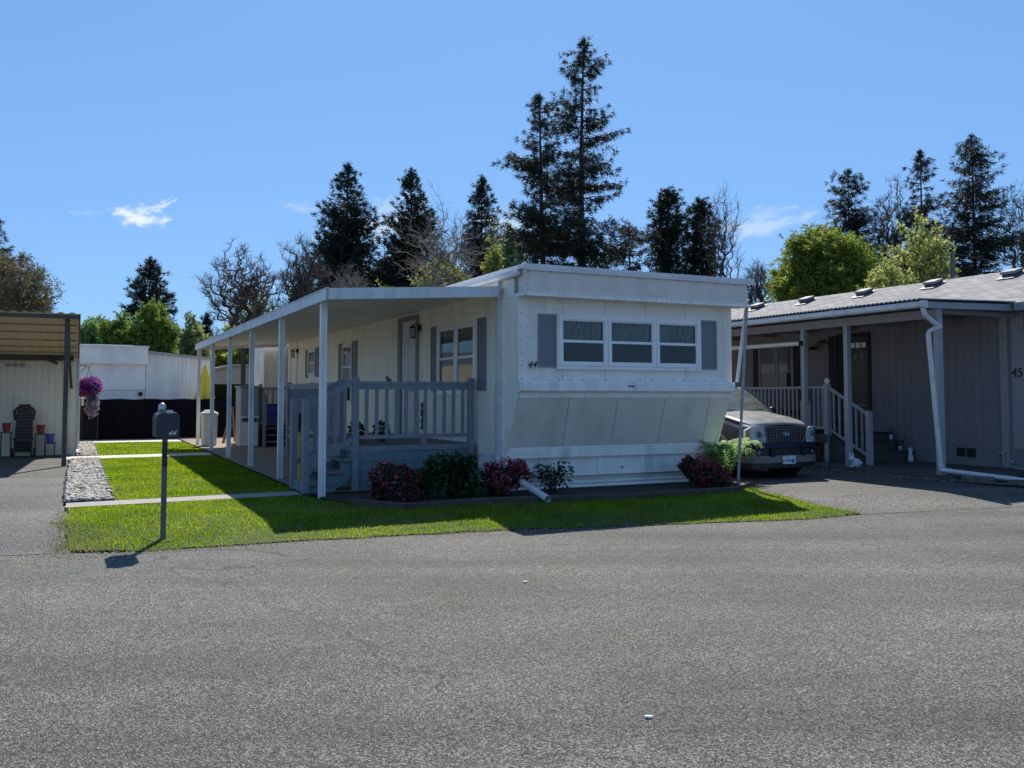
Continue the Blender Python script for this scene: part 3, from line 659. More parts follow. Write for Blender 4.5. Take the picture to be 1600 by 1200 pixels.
m = MB(); m.box(-.03, 0, 15.5, 15.6, .75, 3.3).box(-.03, 0, 16.45, 16.55, .75, 3.3).box(-.03, 0, 15.6, 16.45, 3.2, 3.3); m.build('door_trim', 'whitetrim', H)
m = MB(); m.box(0, .04, 15.6, 16.45, .76, 3.2); d = m.build('door', 'pvc', H); m = MB(); m.ball((-.05, 15.7, 1.7), .03); m.build('handle', 'galvl', d)
def porch_light(y, z):
    m = MB(); m.lathe([(.05, -.06), (.06, 0), (.05, .06)], (-.02, y, z), 10); m.tube([(-.02, y, z), (-.08, y, z+.07), (-.15, y, z+.07), (-.17, y, z+.02)], .012, 6)
    m.lathe([(.015, .05), (.075, 0.0), (.08, -.02)], (-.17, y, z), 6)
    for k in range(6):
        t = math.pi/3*k; m.tube([(-.17+.07*math.cos(t), y+.07*math.sin(t), z-.02), (-.17+.05*math.cos(t), y+.05*math.sin(t), z-.20)], .006, 4)
    m.lathe([(.055, -.22), (.055, -.20)], (-.17, y, z), 6)
    o = m.build('porch_light', 'black', H); m = MB(); m.lathe([(.045, -.195), (.062, -.03)], (-.17, y, z), 6); m.build('lantern_glass', 'glass', o)
    m = MB(); m.lathe([(.012, -.19), (.014, -.12)], (-.17, y, z), 6); m.build('bulb', 'pvc', o)
porch_light(4.08, 2.99); porch_light(15.42, 3.02)
m = MB(); m.box(-.02, 0, 3.96, 4.02, 1.95, 2.08); m.box(-.008, 0, 3.95, 4.03, 2.0, 2.12); m.build('doorbell', 'galvl', H)
m = MB(); m.box(-.02, 0, 3.92, 3.96, .92, 1.46).box(-.035, -.02, 3.9, 3.98, .92, .97).box(-.035, -.02, 3.9, 3.98, 1.05, 1.12).box(-.035, -.02, 3.9, 3.98, 1.18, 1.32).box(-.035, -.02, 3.9, 3.98, 1.38, 1.44); m.build('wall_bracket', 'black', H)
m = MB()
for x in (.195, .275): m.prism([(x-.038, 2.03), (x+.030, 2.03), (x+.042, 2.15), (x-.026, 2.15)], 'y', -.468, -.462)
pl = m.build('number_plate', 'numberplate', H)
text('4', .135, 'digit', 'black', H, (.193, -.4685, 2.088), '-y', shear=.35, depth=.002, bold=.004); text('4', .135, 'digit', 'black', H, (.275, -.4685, 2.095), '-y', shear=.35, depth=.002, bold=.004)
m = MB(); m.box(-.03, 0, 13.2, 13.7, 1.78, 1.98); m.build('side_vent', 'shutter', H)
# slanting drain poles under the right overhang
m = MB(); m.tube([(4.50, -.60, 3.18), (4.33, -.53, 1.84)], .03, 8); m.build('drain_pole', 'whitetrim', H)
m = MB(); m.tube([(4.45, -.68, 3.20), (4.24, -.62, -.02)], .026, 8); m.tube([(4.24, -.62, .06), (4.30, -.72, .02), (4.36, -.85, .03)], .026, 8); m.build('drain_pole', 'greytrim2', H)

# ------------------------------------------------------------------ patio cover
P = thing('patio_cover', 'long flat white patio cover on six metal posts along the mobile home', 'patio cover', -2.85, .7, 0)
m = MB()
def cz(x): return 3.217+(x+2.95)/2.95*.183
m.prism([(-2.93, cz(-2.93)-.015), (-.02, cz(-.02)-.015), (-.02, cz(-.02)-.045), (-2.93, cz(-2.93)-.045)], 'y', .10, 16.80)
m.build('roof_panel', 'rooftop', P)
m = MB()
for i in range(16): # long soffit panels
    x0 = -2.92+i*.181; x1 = x0+.175
    m.prism([(x0, cz(x0)-.055), (x1, cz(x1)-.055), (x1, cz(x1)-.075), (x0, cz(x0)-.075)], 'y', .09, 16.78)
m.build('soffit', 'ceil', P)
m = MB(); zl = 3.217
m.box(-2.965, -2.93, .055, 16.85, 3.045, zl)
m.prism([(-2.965, zl), (-.1, 3.395), (-.1, 3.22), (-2.965, 3.045)], 'y', .055, .088); m.prism([(-2.965, zl), (-.1, 3.395), (-.1, 3.22), (-2.965, 3.045)], 'y', 16.82, 16.85)
m.box(-2.98, -2.93, .04, 16.86, zl-.006, zl+.008); m.box(-2.93, -2.88, .09, 16.8, 3.045, 3.06)
m.build('fascia', 'fascia', P)
def post(y):
    m = MB(); x = -2.85; w = .049
    m.box(x-w, x-w+.014, y-w, y+w, 0, 3.10); m.box(x+w-.014, x+w, y-w, y+w, 0, 3.10); m.box(x-w+.014, x+w-.014, y-w+.016, y+w-.016, 0, 3.10)
    m.box(x-w+.014, x-.012, y-w+.003, y-w+.016, 0.0, 3.1); m.box(x+.012, x+w-.014, y-w+.003, y-w+.016, 0.0, 3.1)
    m.box(x-.06, x+.055, y-.06, y+.06, 3.09, 3.125); m.prism([(x-.05, 3.0), (x+.05, 3.09), (x-.05, 3.09)], 'y', y-.05, y-.044)
    return m.build('post', 'postwhite', P)
for i in range(6): post(.7+3.2*i)

# ------------------------------------------------------------------ near porch
def posts(m, x, y, z0, z1, w=.05): m.box(x-w, x+w, y-w, y+w, z0, z1)
D = thing('porch', 'grey painted porch deck with railings and stairs at the front door of home 44', 'porch', -1.1, 1.2, 0)
m = MB()
for i in range(4): z = .015+i*.166; m.box(-2.12, -.05, 1.205, 1.235, z, z+.160)
for i in range(30): pass
m.box(-2.13, -2.10, 1.235, 6.5, .0, .66)
m.build('deck_skirt', 'deck', D)
m = MB(); m.box(-2.15, -.03, 1.19, 1.225, .68, .765); m.box(-2.17, -2.13, 1.19, 6.5, .68, .765); m.build('rim_board', 'deckrail', D)
m = MB()
for i in range(14): x0 = -2.14+i*.15; m.box(x0, x0+.143, 1.23, 6.5, .735, .765)
m.build('deck_boards', 'deckfloor', D)
def rail_post(x, y, z0, z1, w=.052, parent=None): m = MB(); posts(m, x, y, z0, z1, w); return m.build('rail_post', 'deckrail', parent or D, bevel=.004)
rail_post(-2.19, 1.17, .0, 1.905); rail_post(-.13, 1.17, .0, 1.90); rail_post(-2.19, 2.0, .3, 1.88); rail_post(-2.15, 6.5, .3, 1.88)
rail_post(-3.0, 1.17, .04, 1.55, .055); rail_post(-3.0, 2.02, .04, 1.55, .055)
m = MB(); m.box(-2.14, -.18, 1.15, 1.235, 1.785, 1.835); m.box(-2.14, -.18, 1.17, 1.215, 1.70, 1.785); m.box(-2.14, -.18, 1.155, 1.22, .885, .945); m.box(-1.05, -.95, 1.16, 1.20, .765, .885); m.build('top_rail', 'deckrail', D)
for i in range(11):
    x = -1.99+i*.172
    m = MB(); m.box(x-.028, x+.028, 1.178, 1.21, .945, 1.70); m.build('baluster', 'deckrail', D)
m = MB(); m.box(-2.19, -2.11, 2.05, 6.45, 1.80, 1.84); m.box(-2.17, -2.13, 2.05, 6.45, 1.73, 1.80); m.box(-2.17, -2.13, 2.05, 6.45, .88, .93); m.build('top_rail', 'deckrail', D)
for i in range(28):
    y = 2.18+i*.155
    m = MB(); m.box(-2.165, -2.135, y-.015, y+.015, .93, 1.73); m.build('baluster', 'deckrail', D)
# stair rails
for y in (1.17, 2.02):
    m = MB(); m.bar((-2.24, y, 1.82), (-2.95, y, 1.44), .045, .085); m.build('stair_rail', 'deckrail', D); m = MB(); m.bar((-2.24, y, .87), (-2.95, y, .49), .04, .085); m.build('stair_rail', 'deckrail', D)
    for i in range(4):
        x = -2.36-i*.15; zt = 1.82-(-2.24-x)*.535; m = MB(); m.box(x-.02, x+.02, y-.015, y+.015, zt-.93, zt-.03); m.build('baluster', 'deckrail', D)
m = MB()
for i, (x0, x1, z) in enumerate([(-2.40, -2.13, .56), (-2.68, -2.36, .37), (-2.97, -2.64, .19)]):
    m.box(x0-.02, x1, 1.14, 2.05, z-.035, z)
m.build('stair_treads', 'deckfloor', D)
m = MB(); m.prism([(-2.13, .64), (-2.42, .52), (-2.42, .34), (-2.70, .33), (-2.70, .15), (-2.96, .15), (-2.96, .0), (-2.6, .0), (-2.13, .36)], 'y', 1.19, 1.22); m.prism([(-2.13, .64), (-2.96, .15), (-2.96, .0), (-2.6, .0), (-2.13, .36)], 'y', 1.98, 2.01)
m.box(-3.03, -3.0, 1.22, 1.97, .05, .21); m.build('stair_stringer', 'deck', D)

# ------------------------------------------------------------------ far porch, cabinet, shed
F = thing('porch', 'smaller grey porch with dark open steps near the far end of home 44', 'porch', -.6, 14.4, 0)
m = MB(); m.box(-1.2, -.03, 15.2, 17.0, .69, .73); m.build('deck_boards', 'deckfloor', F)
m = MB()
for i in range(3): y = 14.42+i*.27; z = .22+i*.19; m.box(-1.15, -.05, y, y+.30, z-.035, z)
m.build('stair_treads', 'deckrail', F)
m = MB(); m.box(-1.17, -1.14, 14.4, 17, 0, .69); m.box(-1.14, -.05, 15.24, 15.26, 0, .69); m.build('deck_skirt', 'dark', F)
rail_post(-1.2, 14.45, 0.05, 1.62, .05, F); rail_post(-1.2, 15.2, .05, 1.95, .05, F); rail_post(-1.2, 16.95, .05, 1.9, .05, F)
m = MB(); m.box(-1.2, -.05, 16.9, 16.95, 1.8, 1.87); m.bar((-1.2, 15.2, 1.93), (-1.2, 14.45, 1.58), .05, .08); m.box(-1.22, -1.18, 15.2, 16.9, 1.8, 1.87); m.build('top_rail', 'deckrail', F)
for i in range(6): x = -1.0+i*.17; m = MB(); m.box(x-.02, x+.02, 16.9, 16.93, .73, 1.8); m.build('baluster', 'deck', F)
for i in range(6): y = 15.45+i*.24; m = MB(); m.box(-1.215, -1.185, y-.02, y+.02, .73, 1.8); m.build('baluster', 'deck', F)
def tote(x, y, z, lab):
    m = MB(); m.prism([(x-.24, z), (x+.24, z), (x+.28, z+.27), (x-.28, z+.27)], 'y', y-.18, y+.18)
    b = thing('storage_tote', lab, 'storage tote', x, y, z, 'blue totes on the far porch')
    m.build('tub', 'bluep', b, bevel=.02); m = MB(); m.box(x-.30, x+.30, y-.2, y+.2, z+.27, z+.305); m.build('lid', 'bluep', b, bevel=.01)
tote(-.82, 15.7, .73, 'blue lidded storage tote on the far porch, bottom of its pair'); tote(-.80, 15.7, 1.035, 'blue lidded storage tote on the far porch, stacked on the other tote')
C = thing('storage_cabinet', 'grey green tall outdoor storage cabinet beside the far porch steps', 'cabinet', -1.6, 15, 0)
m = MB(); m.box(-1.86, -1.32, 14.75, 15.7, .05, 1.85); m.build('body', 'greytrim2', C, bevel=.01)
m = MB(); m.box(-1.90, -1.28, 14.70, 15.75, 1.85, 1.90); m.build('top', 'greytrim2', C, bevel=.008)
m = MB(); m.box(-1.84, -1.34, 14.725, 14.75, 1.0, 1.82); m.build('door', 'greytrim2', C, bevel=.006)
m = MB(); m.box(-1.84, -1.60, 14.725, 14.75, .08, .78).box(-1.58, -1.34, 14.725, 14.75, .08, .78); m.box(-1.86, -1.32, 14.70, 14.75, .93, .98); m.build('door', 'cream_plastic', C, bevel=.006)
m = MB(); m.box(-1.80, -1.38, 14.71, 14.725, .83, .90); m.build('handle', 'black', C)
S = thing('storage_shed', 'tall white ribbed metal storage shed at the far end of home 44', 'shed', -.3, 17.1, 0)
m = MB(); m.box(-.74, 1.6, 17.10, 19.0, .02, 3.30)
for i in range(13): x = -.72+i*.18; m.box(x, x+.05, 17.085, 17.10, .02, 3.28)
for i in range(9): y = 17.2+i*.2; m.box(-.755, -.74, y, y+.05, .02, 3.28)
m.build('wall', 'farwhite', S)
m = MB(); m.box(-.80, 1.65, 17.05, 19.05, 3.30, 3.37); m.box(-.77, -.70, 17.07, 17.13, 0, 3.3); m.box(-.12, .02, 17.06, 17.09, 0, 3.3); m.build('trim', 'whitetrim', S)
B = thing('rubbish_bin', 'tall cream plastic bin standing between the two farthest cover posts', 'bin', -2.6, 16.1, 0)
bx, by = -2.60, 16.05
m = MB(); m.lathe([(.24, .05), (.27, .1), (.29, .95), (.28, .98)], (bx, by, 0), 4, 1, 1)
m = MB(); 
prof = [(.20, .05), (.235, .12), (.26, 1.0)]
m.add([], [])
def rbox(m, cx, cy, rows):
    # rounded square rows (half width, z)
    n = 20; vs = []; fs = []
    for w, z in rows:
        for k in range(n):
            t = 2*math.pi*k/n; c, s = math.cos(t), math.sin(t); q = (abs(c)**4+abs(s)**4)**.25
            vs.append((cx+w*c/q, cy+w*s/q, z))
    for i in range(len(rows)-1):
        for k in range(n): k2 = (k+1) % n; fs.append((i*n+k, i*n+k2, (i+1)*n+k2, (i+1)*n+k))
    fs.append(tuple(range(n))[::-1]); fs.append(tuple((len(rows)-1)*n+k for k in range(n)))
    return m.add(vs, fs)
rbox(m, bx, by, [(.20, .05), (.225, .10), (.25, .98)]); m.build('body', 'cream_plastic', B)
m = MB(); rbox(m, bx, by, [(.265, .98), (.27, 1.02), (.24, 1.08), (.16, 1.10), (.15, 1.14), (.10, 1.15)]); m.build('lid', 'cream_plastic', B)
K_ = thing('sawhorse', 'brown wooden sawhorse leaning on the patio near the black fence', 'sawhorse', -2.0, 17.9, .05)
m = MB(); m.bar((-1.95, 17.6, .05), (-1.62, 17.9, 1.22), .04, .10); m.build('leg', 'wood', K_); m = MB(); m.bar((-1.50, 18.2, .05), (-1.62, 17.9, 1.2), .04, .08); m.build('leg', 'wood', K_)
m = MB(); m.bar((-1.80, 17.72, .55), (-1.52, 18.1, .58), .03, .08); m.build('brace', 'wood', K_)
# yard tool leaning behind the stair posts
m = MB(); Y = thing('yard_broom', 'yellow upright yard tool with dark head leaning behind the porch stair posts', 'broom', -2.75, 2.9, .05)
m.tube([(-2.78, 2.6, .08), (-2.74, 2.9, 1.0)], .035, 8); m.build('handle', 'yellow', Y); m = MB(); m.box(-2.80, -2.70, 2.85, 2.95, .95, 1.28); m.build('brush_head', 'black', Y)
# pots and rail figurine on the near porch
def plant_ball(name, cx, cy, cz_, r, n, m_, parent=None, sc=(1, 1, 1), leaf=.05, seed=1, shell=.55, world=False):
    g = np.random.default_rng(seed)
    d = g.normal(size=(n, 3)); d /= np.linalg.norm(d, axis=1)[:, None]
    rr = r*(shell+(1-shell)*g.random(n)**.6)*(1+.16*np.sin(d[:, 0]*7+seed)*np.cos(d[:, 1]*6+d[:, 2]*5))
    c = d*rr[:, None]*np.array(sc)
    u = g.normal(size=(n, 3)); u /= np.linalg.norm(u, axis=1)[:, None]; u = .5*u+.6*d; u /= np.linalg.norm(u, axis=1)[:, None]
    w = np.cross(u, g.normal(size=(n, 3))); w /= np.linalg.norm(w, axis=1)[:, None]
    s = leaf*g.uniform(.6, 1.3, n)[:, None]
    V = np.stack([c, c+u*s*.5+w*s*.28, c+u*s, c+u*s*.5-w*s*.28], 1).reshape(-1, 3)
    org = ORG[parent.name]
    o = npmesh(name, V+np.array([cx-org[0], cy-org[1], cz_-org[2]]), np.arange(len(V)), 4, m_, parent)
    ORG[o.name] = org
    return o
for (x, y, r, lab) in [(-1.75, 2.6, .12, 'small dark potted plant on the porch deck, left of its pair'), (-1.32, 2.5, .13, 'small dark potted plant on the porch deck, right of its pair')]:
    t = thing('potted_plant', lab, 'potted plant', x, y, .765)
    m = MB(); m.lathe([(.07, 0), (.10, .16), (.11, .16), (.11, .18)], (x, y, .765), 12); m.build('pot', 'brownwood', t); plant_ball('foliage', x, y, .98, r, 350, 'azl', t, leaf=.06, seed=int(x*-10))
t = thing('figurine', 'small dark frog figurine sitting on the near porch rail', 'figurine', -1.62, 1.19, 1.835)
m = MB(); m.ball((-1.62, 1.19, 1.866), .034, sc=(1.3, 1, .9)); m.ball((-1.648, 1.19, 1.905), .024); m.ball((-1.585, 1.19, 1.855), .02); m.build('body', 'statue_dark', t, smooth=True)

# ------------------------------------------------------------------ mailbox
mx, my = L(-4.02, 10.42)
T = thing('mailbox', 'dark metal mailbox numbered 44 on a grey post in the lawn', 'mailbox', mx, my, 0)
m = MB(); zg = float(hgt(-4.02, 10.42)); m.box(mx-.029, mx+.029, my-.029, my+.029, zg-.1, 1.16); m.build('post', 'galv', T, bevel=.004)
m = MB(); m.box(mx-.022, mx+.022, my-.045, my-.032, .78, 1.05); m.build('post_plate', 'black', T)
# body is turned to face the road
ang = R(1.5)
def rot(p, c=(mx, my)):
    dx, dy = p[0]-c[0], p[1]-c[1]; return (c[0]+dx*math.cos(ang)-dy*math.sin(ang), c[1]+dx*math.sin(ang)+dy*math.cos(ang), p[2])
def arch(w, h, n=14, z0=1.13):
    P = [(-w, z0), (w, z0)]; r = w
    for k in range(n+1):
        t = math.pi*k/n; P.append((math.cos(t)**1 * w, z0+h-.085+ .085*math.sin(t)**.8 if 0 < k < n else z0+h-.085))
    return P
def extr(poly, y0, y1):
    m = MB(); m.prism([(mx+p[0], p[1]) for p in poly], 'y', my+y0, my+y1); m.v = [rot(v) for v in m.v]; return m
extr(arch(.115, .285), -.27, .24).build('body', 'mail', T, bevel=.004)
extr(arch(.124, .297, z0=1.124), -.290, -.27).build('door', 'mail', T, bevel=.004)
m = extr([(-.09, 1.21), (.09, 1.21), (.09, 1.30), (-.09, 1.30)], -.2935, -.290); m.build('door_panel', 'mail', T)
m = MB(); m.box(mx-.02, mx+.045, my-.30, my-.288, 1.40, 1.436); m.v = [rot(v) for v in m.v]; m.build('latch', 'galvl', T)
m = MB(); m.box(mx+.116, mx+.125, my-.1, my-.06, 1.2, 1.36).box(mx+.116, mx+.125, my-.1, my+.0, 1.32, 1.36); m.v = [rot(v) for v in m.v]; m.build('flag', 'galvl', T)
m = MB(); m.lathe([(.045, 0), (.045, .05), (.04, .085), (.02, .105), (.004, .11)], (mx-.03, my+.1, 1.405), 16); m.build('solar_cap', 'galvl', T, smooth=True)
t4 = text('44', .082, 'digits', 'silver_text', T, (mx+.035, my-.2955, 1.172), '-y', shear=.45, depth=.002, bold=.001)
for v in t4.data.vertices:
    q = rot((v.co.x+mx, v.co.y+my, v.co.z)); v.co = (q[0]-mx, q[1]-my, q[2])

# ------------------------------------------------------------------ fence, umbrella, far homes
Fn = thing('privacy_fence', 'long low black fabric privacy fence behind the lawns', 'fence', -2, 22, 0)
m = MB(); n = 60; vs = []
for i in range(n+1):
    x = -6.35+i*(9.4/n); y = 22+.025*math.sin(i*1.3)+.015*math.sin(i*3.1); vs += [(x, y, .03), (x, y, 1.47+.012*math.sin(i*.9))]
m.add(vs, [(2*i, 2*i+2, 2*i+3, 2*i+1) for i in range(n)])
so = m.build('screen_fabric', 'fence', Fn); so.modifiers.new('thickness', 'SOLIDIFY').thickness = .006
for i in range(5): x = -6.2+i*2.1; m = MB(); m.tube([(x, 22.06, 0), (x, 22.06, 1.5)], .025, 8); m.build('fence_post', 'black', Fn)
G_ = thing('garden_trellis', 'dark wire mesh panel standing at the left end of the black fence', 'trellis', -6, 21.2, 0)
m = MB()
for i in range(9): m.box(-6.15+i*.06, -6.145+i*.06, 21.2, 21.21, .05, 1.35)
for i in range(14): m.box(-6.15, -5.66, 21.2, 21.21, .08+i*.095, .085+i*.095)
m.build('wire', 'black', G_); m = MB(); m.box(-6.17, -6.14, 21.19, 21.22, 0, 1.4).box(-5.67, -5.64, 21.19, 21.22, 0, 1.4); m.build('frame', 'black', G_)
U = thing('patio_umbrella', 'closed yellow patio umbrella behind the black fence', 'umbrella', -1.9, 22.7, 0)
ux, uy = -1.93, 22.7
m = MB(); m.tube([(ux, uy, 0), (ux, uy, 2.85)], .025, 8); m.build('pole', 'postwhite', U)
m = MB(); vs = []; n = 24
rows = [(.02, 2.78), (.05, 2.68), (.10, 2.60), (.085, 2.55), (.16, 2.2), (.24, 1.8), (.32, 1.35)]
for r, z in rows:
    for k in range(n):
        t = 2*math.pi*k/n; q = r*(1+.28*math.cos(8*t)*(1 if r > .12 else .3)); vs.append((ux+q*math.cos(t), uy+q*math.sin(t), z+.03*math.cos(8*t)*(r > .3)))
m.add(vs, [(i*n+k, i*n+(k+1) % n, (i+1)*n+(k+1) % n, (i+1)*n+k) for i in range(len(rows)-1) for k in range(n)]); m.build('canopy', 'yellow', U)
A = thing('mobile_home', 'white mobile home with flat roof behind the black fence', 'mobile home', -6, 24, 0)
m = MB(); m.box(-16, -3.97, 24, 27, .2, 2.80); m.build('wall', 'farwhite', A)
m = MB(); m.box(-16, -3.90, 23.86, 24, 2.80, 3.42); m.box(-3.97, -3.90, 24, 27, 2.8, 3.42); m.build('upper_band', 'farwhite', A)
m = MB(); m.box(-16, -3.93, 23.975, 24, 1.80, 1.815); m.box(-16, -3.9, 23.95, 24, .2, .4); m.build('seam', 'greytrim', A)
m = MB(); m.box(-16, -3.86, 23.8, 27.2, 3.42, 3.50); m.box(-16, -4.4, 24.6, 27.2, 3.50, 3.56); m.build('roof', 'rooftop', A)
m = MB(); m.tube([(-4.14, 23.985, 1.66), (-4.14, 23.90, 1.66)], .085, 14); m.build('vent_outlet', 'black', A)
m = MB(); m.box(-6.0, -5.7, 23.97, 24, 1.4, 1.72); m.build('side_vent', 'greytrim', A)
m = MB(); x0 = -3.95
for i in range(16):
    a = x0+i*.148; z = 3.22-(a-x0)*.085; m.box(a, a+.141, 24.1, 24.13, .3, z)
m.box(-3.95, -1.58, 24.125, 24.15, .3, 2.98); m.build('board_wall', 'farwhite2', A)
m = MB(); m.prism([(-3.97, 3.22), (-1.5, 3.02), (-1.5, 3.10), (-3.97, 3.33)], 'y', 23.95, 27); m.build('extension_roof', 'greytrim2', A)
Z = thing('mobile_home', 'tan home with brown low gable roof and open carport in the distance', 'mobile home', 2.2, 40, 0)
m = MB(); m.box(-.6, 6, 46, 46.2, 0, 2.6); m.box(5.8, 6, 40, 46, 0, 2.6); m.box(3.6, 6, 40.1, 46, 0, 2.3); m.build('wall', 'brownwood', Z)
m = MB(); m.prism([(-.6, 2.25), (6.2, 2.25), (6.2, 2.62), (2.4, 3.25), (1.6, 3.25), (-.6, 2.68)], 'y', 40, 40.15); m.build('gable_fascia', 'brownroof', Z)
m = MB(); m.prism([(-.8, 2.68), (1.6, 3.27), (2.4, 3.27), (6.4, 2.62), (6.4, 2.72), (2.4, 3.40), (1.6, 3.40), (-.8, 2.80)], 'y', 39.8, 48); m.build('roof', 'brownroof', Z)
for x in (-.5, 3.4): m = MB(); m.box(x-.08, x+.08, 40.05, 40.2, 0, 2.3); m.build('carport_post', 'tan', Z)

# ------------------------------------------------------------------ left home with carport
Q = thing('mobile_home', 'tan board-sided home with a corrugated carport roof at the left edge', 'mobile home', -7, 13.9, 0)
m = MB(); x = -6.36
while x > -16: m.box(x-.155, x, 13.90, 13.93, 0.0, 2.75); x -= .163
m.box(-16, -6.37, 13.92, 13.96, 0, 2.75); m.box(-6.42, -6.36, 13.93, 20.0, 0, 2.72)
m.build('wall', 'tan', Q)
m = MB(); m.box(-7.35, -6.55, 13.885, 13.90, 1.562, 1.575); m.box(-7.35, -7.33, 13.885, 13.90, 0.6, 1.575); m.build('wall_hatch', 'tan', Q)
m = MB(); m.box(-6.48, -6.33, 13.87, 13.90, 0, 2.7); m.build('corner_board', 'tan', Q)
m = MB(); m.tube([(-6.30, 13.88, 2.6), (-6.30, 13.88, .15), (-6.27, 13.75, .05)], .035, 8); m.build('downspout', 'gutter', Q)
m = MB(); m.tube([(-6.28, 16.5, 1.5), (-6.22, 16.5, 1.55), (-6.16, 16.5, 1.5), (-6.16, 16.5, 1.3)], .035, 8); m.tube([(-6.26, 16.5, 1.5), (-6.26, 16.5, .2)], .035, 8); m.build('downspout', 'gutter', Q)
def rz_(y): return 3.40-(y-9.3)*.162
m = MB(); nx = 230; vs = []
for i in range(nx+1):
    x = -17+i*(10.72/nx); w = .018*math.sin(2*math.pi*i/5.0)
    for y in (9.25, 14.5): vs.append((x, y, rz_(y)+.05+w))
m.add(vs, [(2*i, 2*i+2, 2*i+3, 2*i+1) for i in range(nx)])
cr = m.build('corrugated_roof', 'carproof', Q)
m = MB()
for y in (10.15, 10.95, 11.8, 12.6, 13.3): m.prism([(y, rz_(y)), (y+.045, rz_(y+.045)), (y+.045, rz_(y)-.035), (y, rz_(y)-.035)], 'x', -16.9, -6.35)
m.build('purlins', 'carpceil', Q)
m = MB(); m.box(-17, -6.30, 9.27, 9.31, 3.33, 3.42); m.prism([(9.27, 3.36), (14.5, 2.51), (14.5, 2.60), (9.27, 3.44)], 'x', -6.31, -6.285); m.build('edge_board', 'brownwood', Q)
m = MB(); m.box(-17, -6.42, 13.55, 13.68, 2.53, 2.68); m.box(-6.6, -6.3, 14.1, 14.5, 2.42, 2.55); m.bar((-7.2, 13.5, 2.62), (-6.8, 13.45, 2.45), .08, .08); m.build('eave_beam', 'brownwood', Q)
m = MB(); m.box(-6.60, -6.50, 9.45, 9.55, -.03, 3.34); m.build('carport_post', 'brownwood', Q)
m = MB(); m.box(-6.60, -6.48, 9.5, 13.9, 0, 0) if False else m.prism([(9.5, 3.33), (13.6, 2.66), (13.6, 2.52), (9.5, 3.19)], 'x', -6.58, -6.50); m.build('side_beam', 'brownwood', Q)
m = MB(); m.bar((-6.52, 13.4, 2.55), (-6.46, 13.8, 1.8), .06, .06); m.build('brace', 'brownwood', Q)
# things at the left wall
t = thing('wicker_lounger', 'brown wicker lounger on wheels stood upright against the tan wall', 'lounger', -7.55, 13.6, 0)
m = MB()
for i in range(14):
    z = .12+i*.085; w = .20-.03*max(0, (z-.7))/.5; m.box(-7.55-w, -7.55+w, 13.60+.0, 13.66, z, z+.078)
m.build('back', 'wicker', t)
m = MB(); m.tube([(-7.75, 13.62, .95), (-7.78, 13.6, 1.20), (-7.72, 13.6, 1.27), (-7.55, 13.6, 1.25), (-7.38, 13.6, 1.27), (-7.32, 13.6, 1.20), (-7.35, 13.62, .95)], .035, 8); m.box(-7.69, -7.41, 13.57, 13.65, 1.27, 1.37); m.build('arm_frame', 'wicker', t)
m = MB(); m.box(-7.78, -7.32, 13.25, 13.6, .42, .50); m.build('seat', 'wicker', t)
for x in (-7.74, -7.36): m = MB(); m.box(x-.02, x+.02, 13.28, 13.32, 0, .42); m.build('leg', 'wicker', t)
for x in (-7.80, -7.30):
    m = MB(); m.tube([(x-.02, 13.5, .12), (x+.02, 13.5, .12)], .11, 14); w = m.build('wheel', 'black', t); m = MB(); m.tube([(x-.025, 13.5, .12), (x+.025, 13.5, .12)], .05, 10); m.build('hub', 'statue', w)
def pot_stand(x, y, h, m_, lab, slab, w=.10):
    s = thing('plant_stand', slab, 'plant stand', x, y, 0, 'dark plant stands along the tan wall')
    m = MB(); m.box(x-w*1.3, x+w*1.3, y-.12, y+.12, h-.03, h); m.build('top', 'brownwood', s)
    for i in (-1, 1):
        for j in (-1, 1): m = MB(); m.box(x+i*w*1.1-.012, x+i*w*1.1+.012, y+j*.1-.012, y+j*.1+.012, 0, h-.03); m.build('leg', 'brownwood', s)
    m = MB(); m.lathe([(w*.75, 0), (w, .2), (w*1.08, .2), (w*1.08, .23), (w*.9, .23), (w*.85, .2)], (x, y, h), 14)
    p = m.build('plant_pot', m_); tag(p, lab, 'plant pot', 'glazed pots on stands by the tan wall'); return p
pot_stand(-7.95, 13.5, .66, 'red', 'red glazed pot on a stand left of the wicker lounger', 'dark plant stand left of the wicker lounger')
pot_stand(-7.16, 13.5, .60, 'red', 'red glazed pot on a stand just right of the wicker lounger', 'dark plant stand just right of the wicker lounger')
pot_stand(-6.93, 13.5, .36, 'purple', 'purple glazed pot on a low stand right of the red pots', 'low dark plant stand under the purple pot')
t = thing('hanging_sign', 'small weathered sign hanging from chains under the tan carport beam', 'sign', -7.8, 13.6, 2.3)
m = MB(); 
for i in range(3): m.box(-8.02+i*.16, -7.89+i*.16, 13.60, 13.62, 2.36, 2.45)
m.build('board', 'greytrim', t); m = MB()
for x in (-8.04, -7.92, -7.80, -7.68): m.tube([(x, 13.61, 2.40), (x, 13.61, 2.56)], .004, 4)
m.build('chain', 'black', t)
# hanging basket
hx, hy = -6.04, 14.2
t = thing('hanging_basket', 'hanging flower basket overflowing with pink and purple petunias', 'hanging basket', hx, hy, 1.6)
m = MB(); m.tube([(-6.32, hy, 2.40), (-6.2, hy, 2.44), (hx, hy, 2.40), (hx+.03, hy, 2.36)], .01, 5); m.tube([(-6.32, hy, 2.15), (-6.12, hy, 2.40)], .008, 5); m.build('bracket', 'black', t)
m = MB()
for k in range(3): a = k*2.1; m.tube([(hx, hy, 2.36), (hx+.16*math.cos(a), hy+.16*math.sin(a), 1.9)], .006, 4)
m.build('hanger_wire', 'black', t)
m = MB(); m.lathe([(.06, 1.6), (.16, 1.68), (.2, 1.82)], (hx, hy, 0), 14); m.build('basket', 'brownwood', t)
plant_ball('flowers', hx, hy, 1.83, .31, 1300, 'mauve', t, sc=(1, 1, .8), leaf=.085, seed=5)
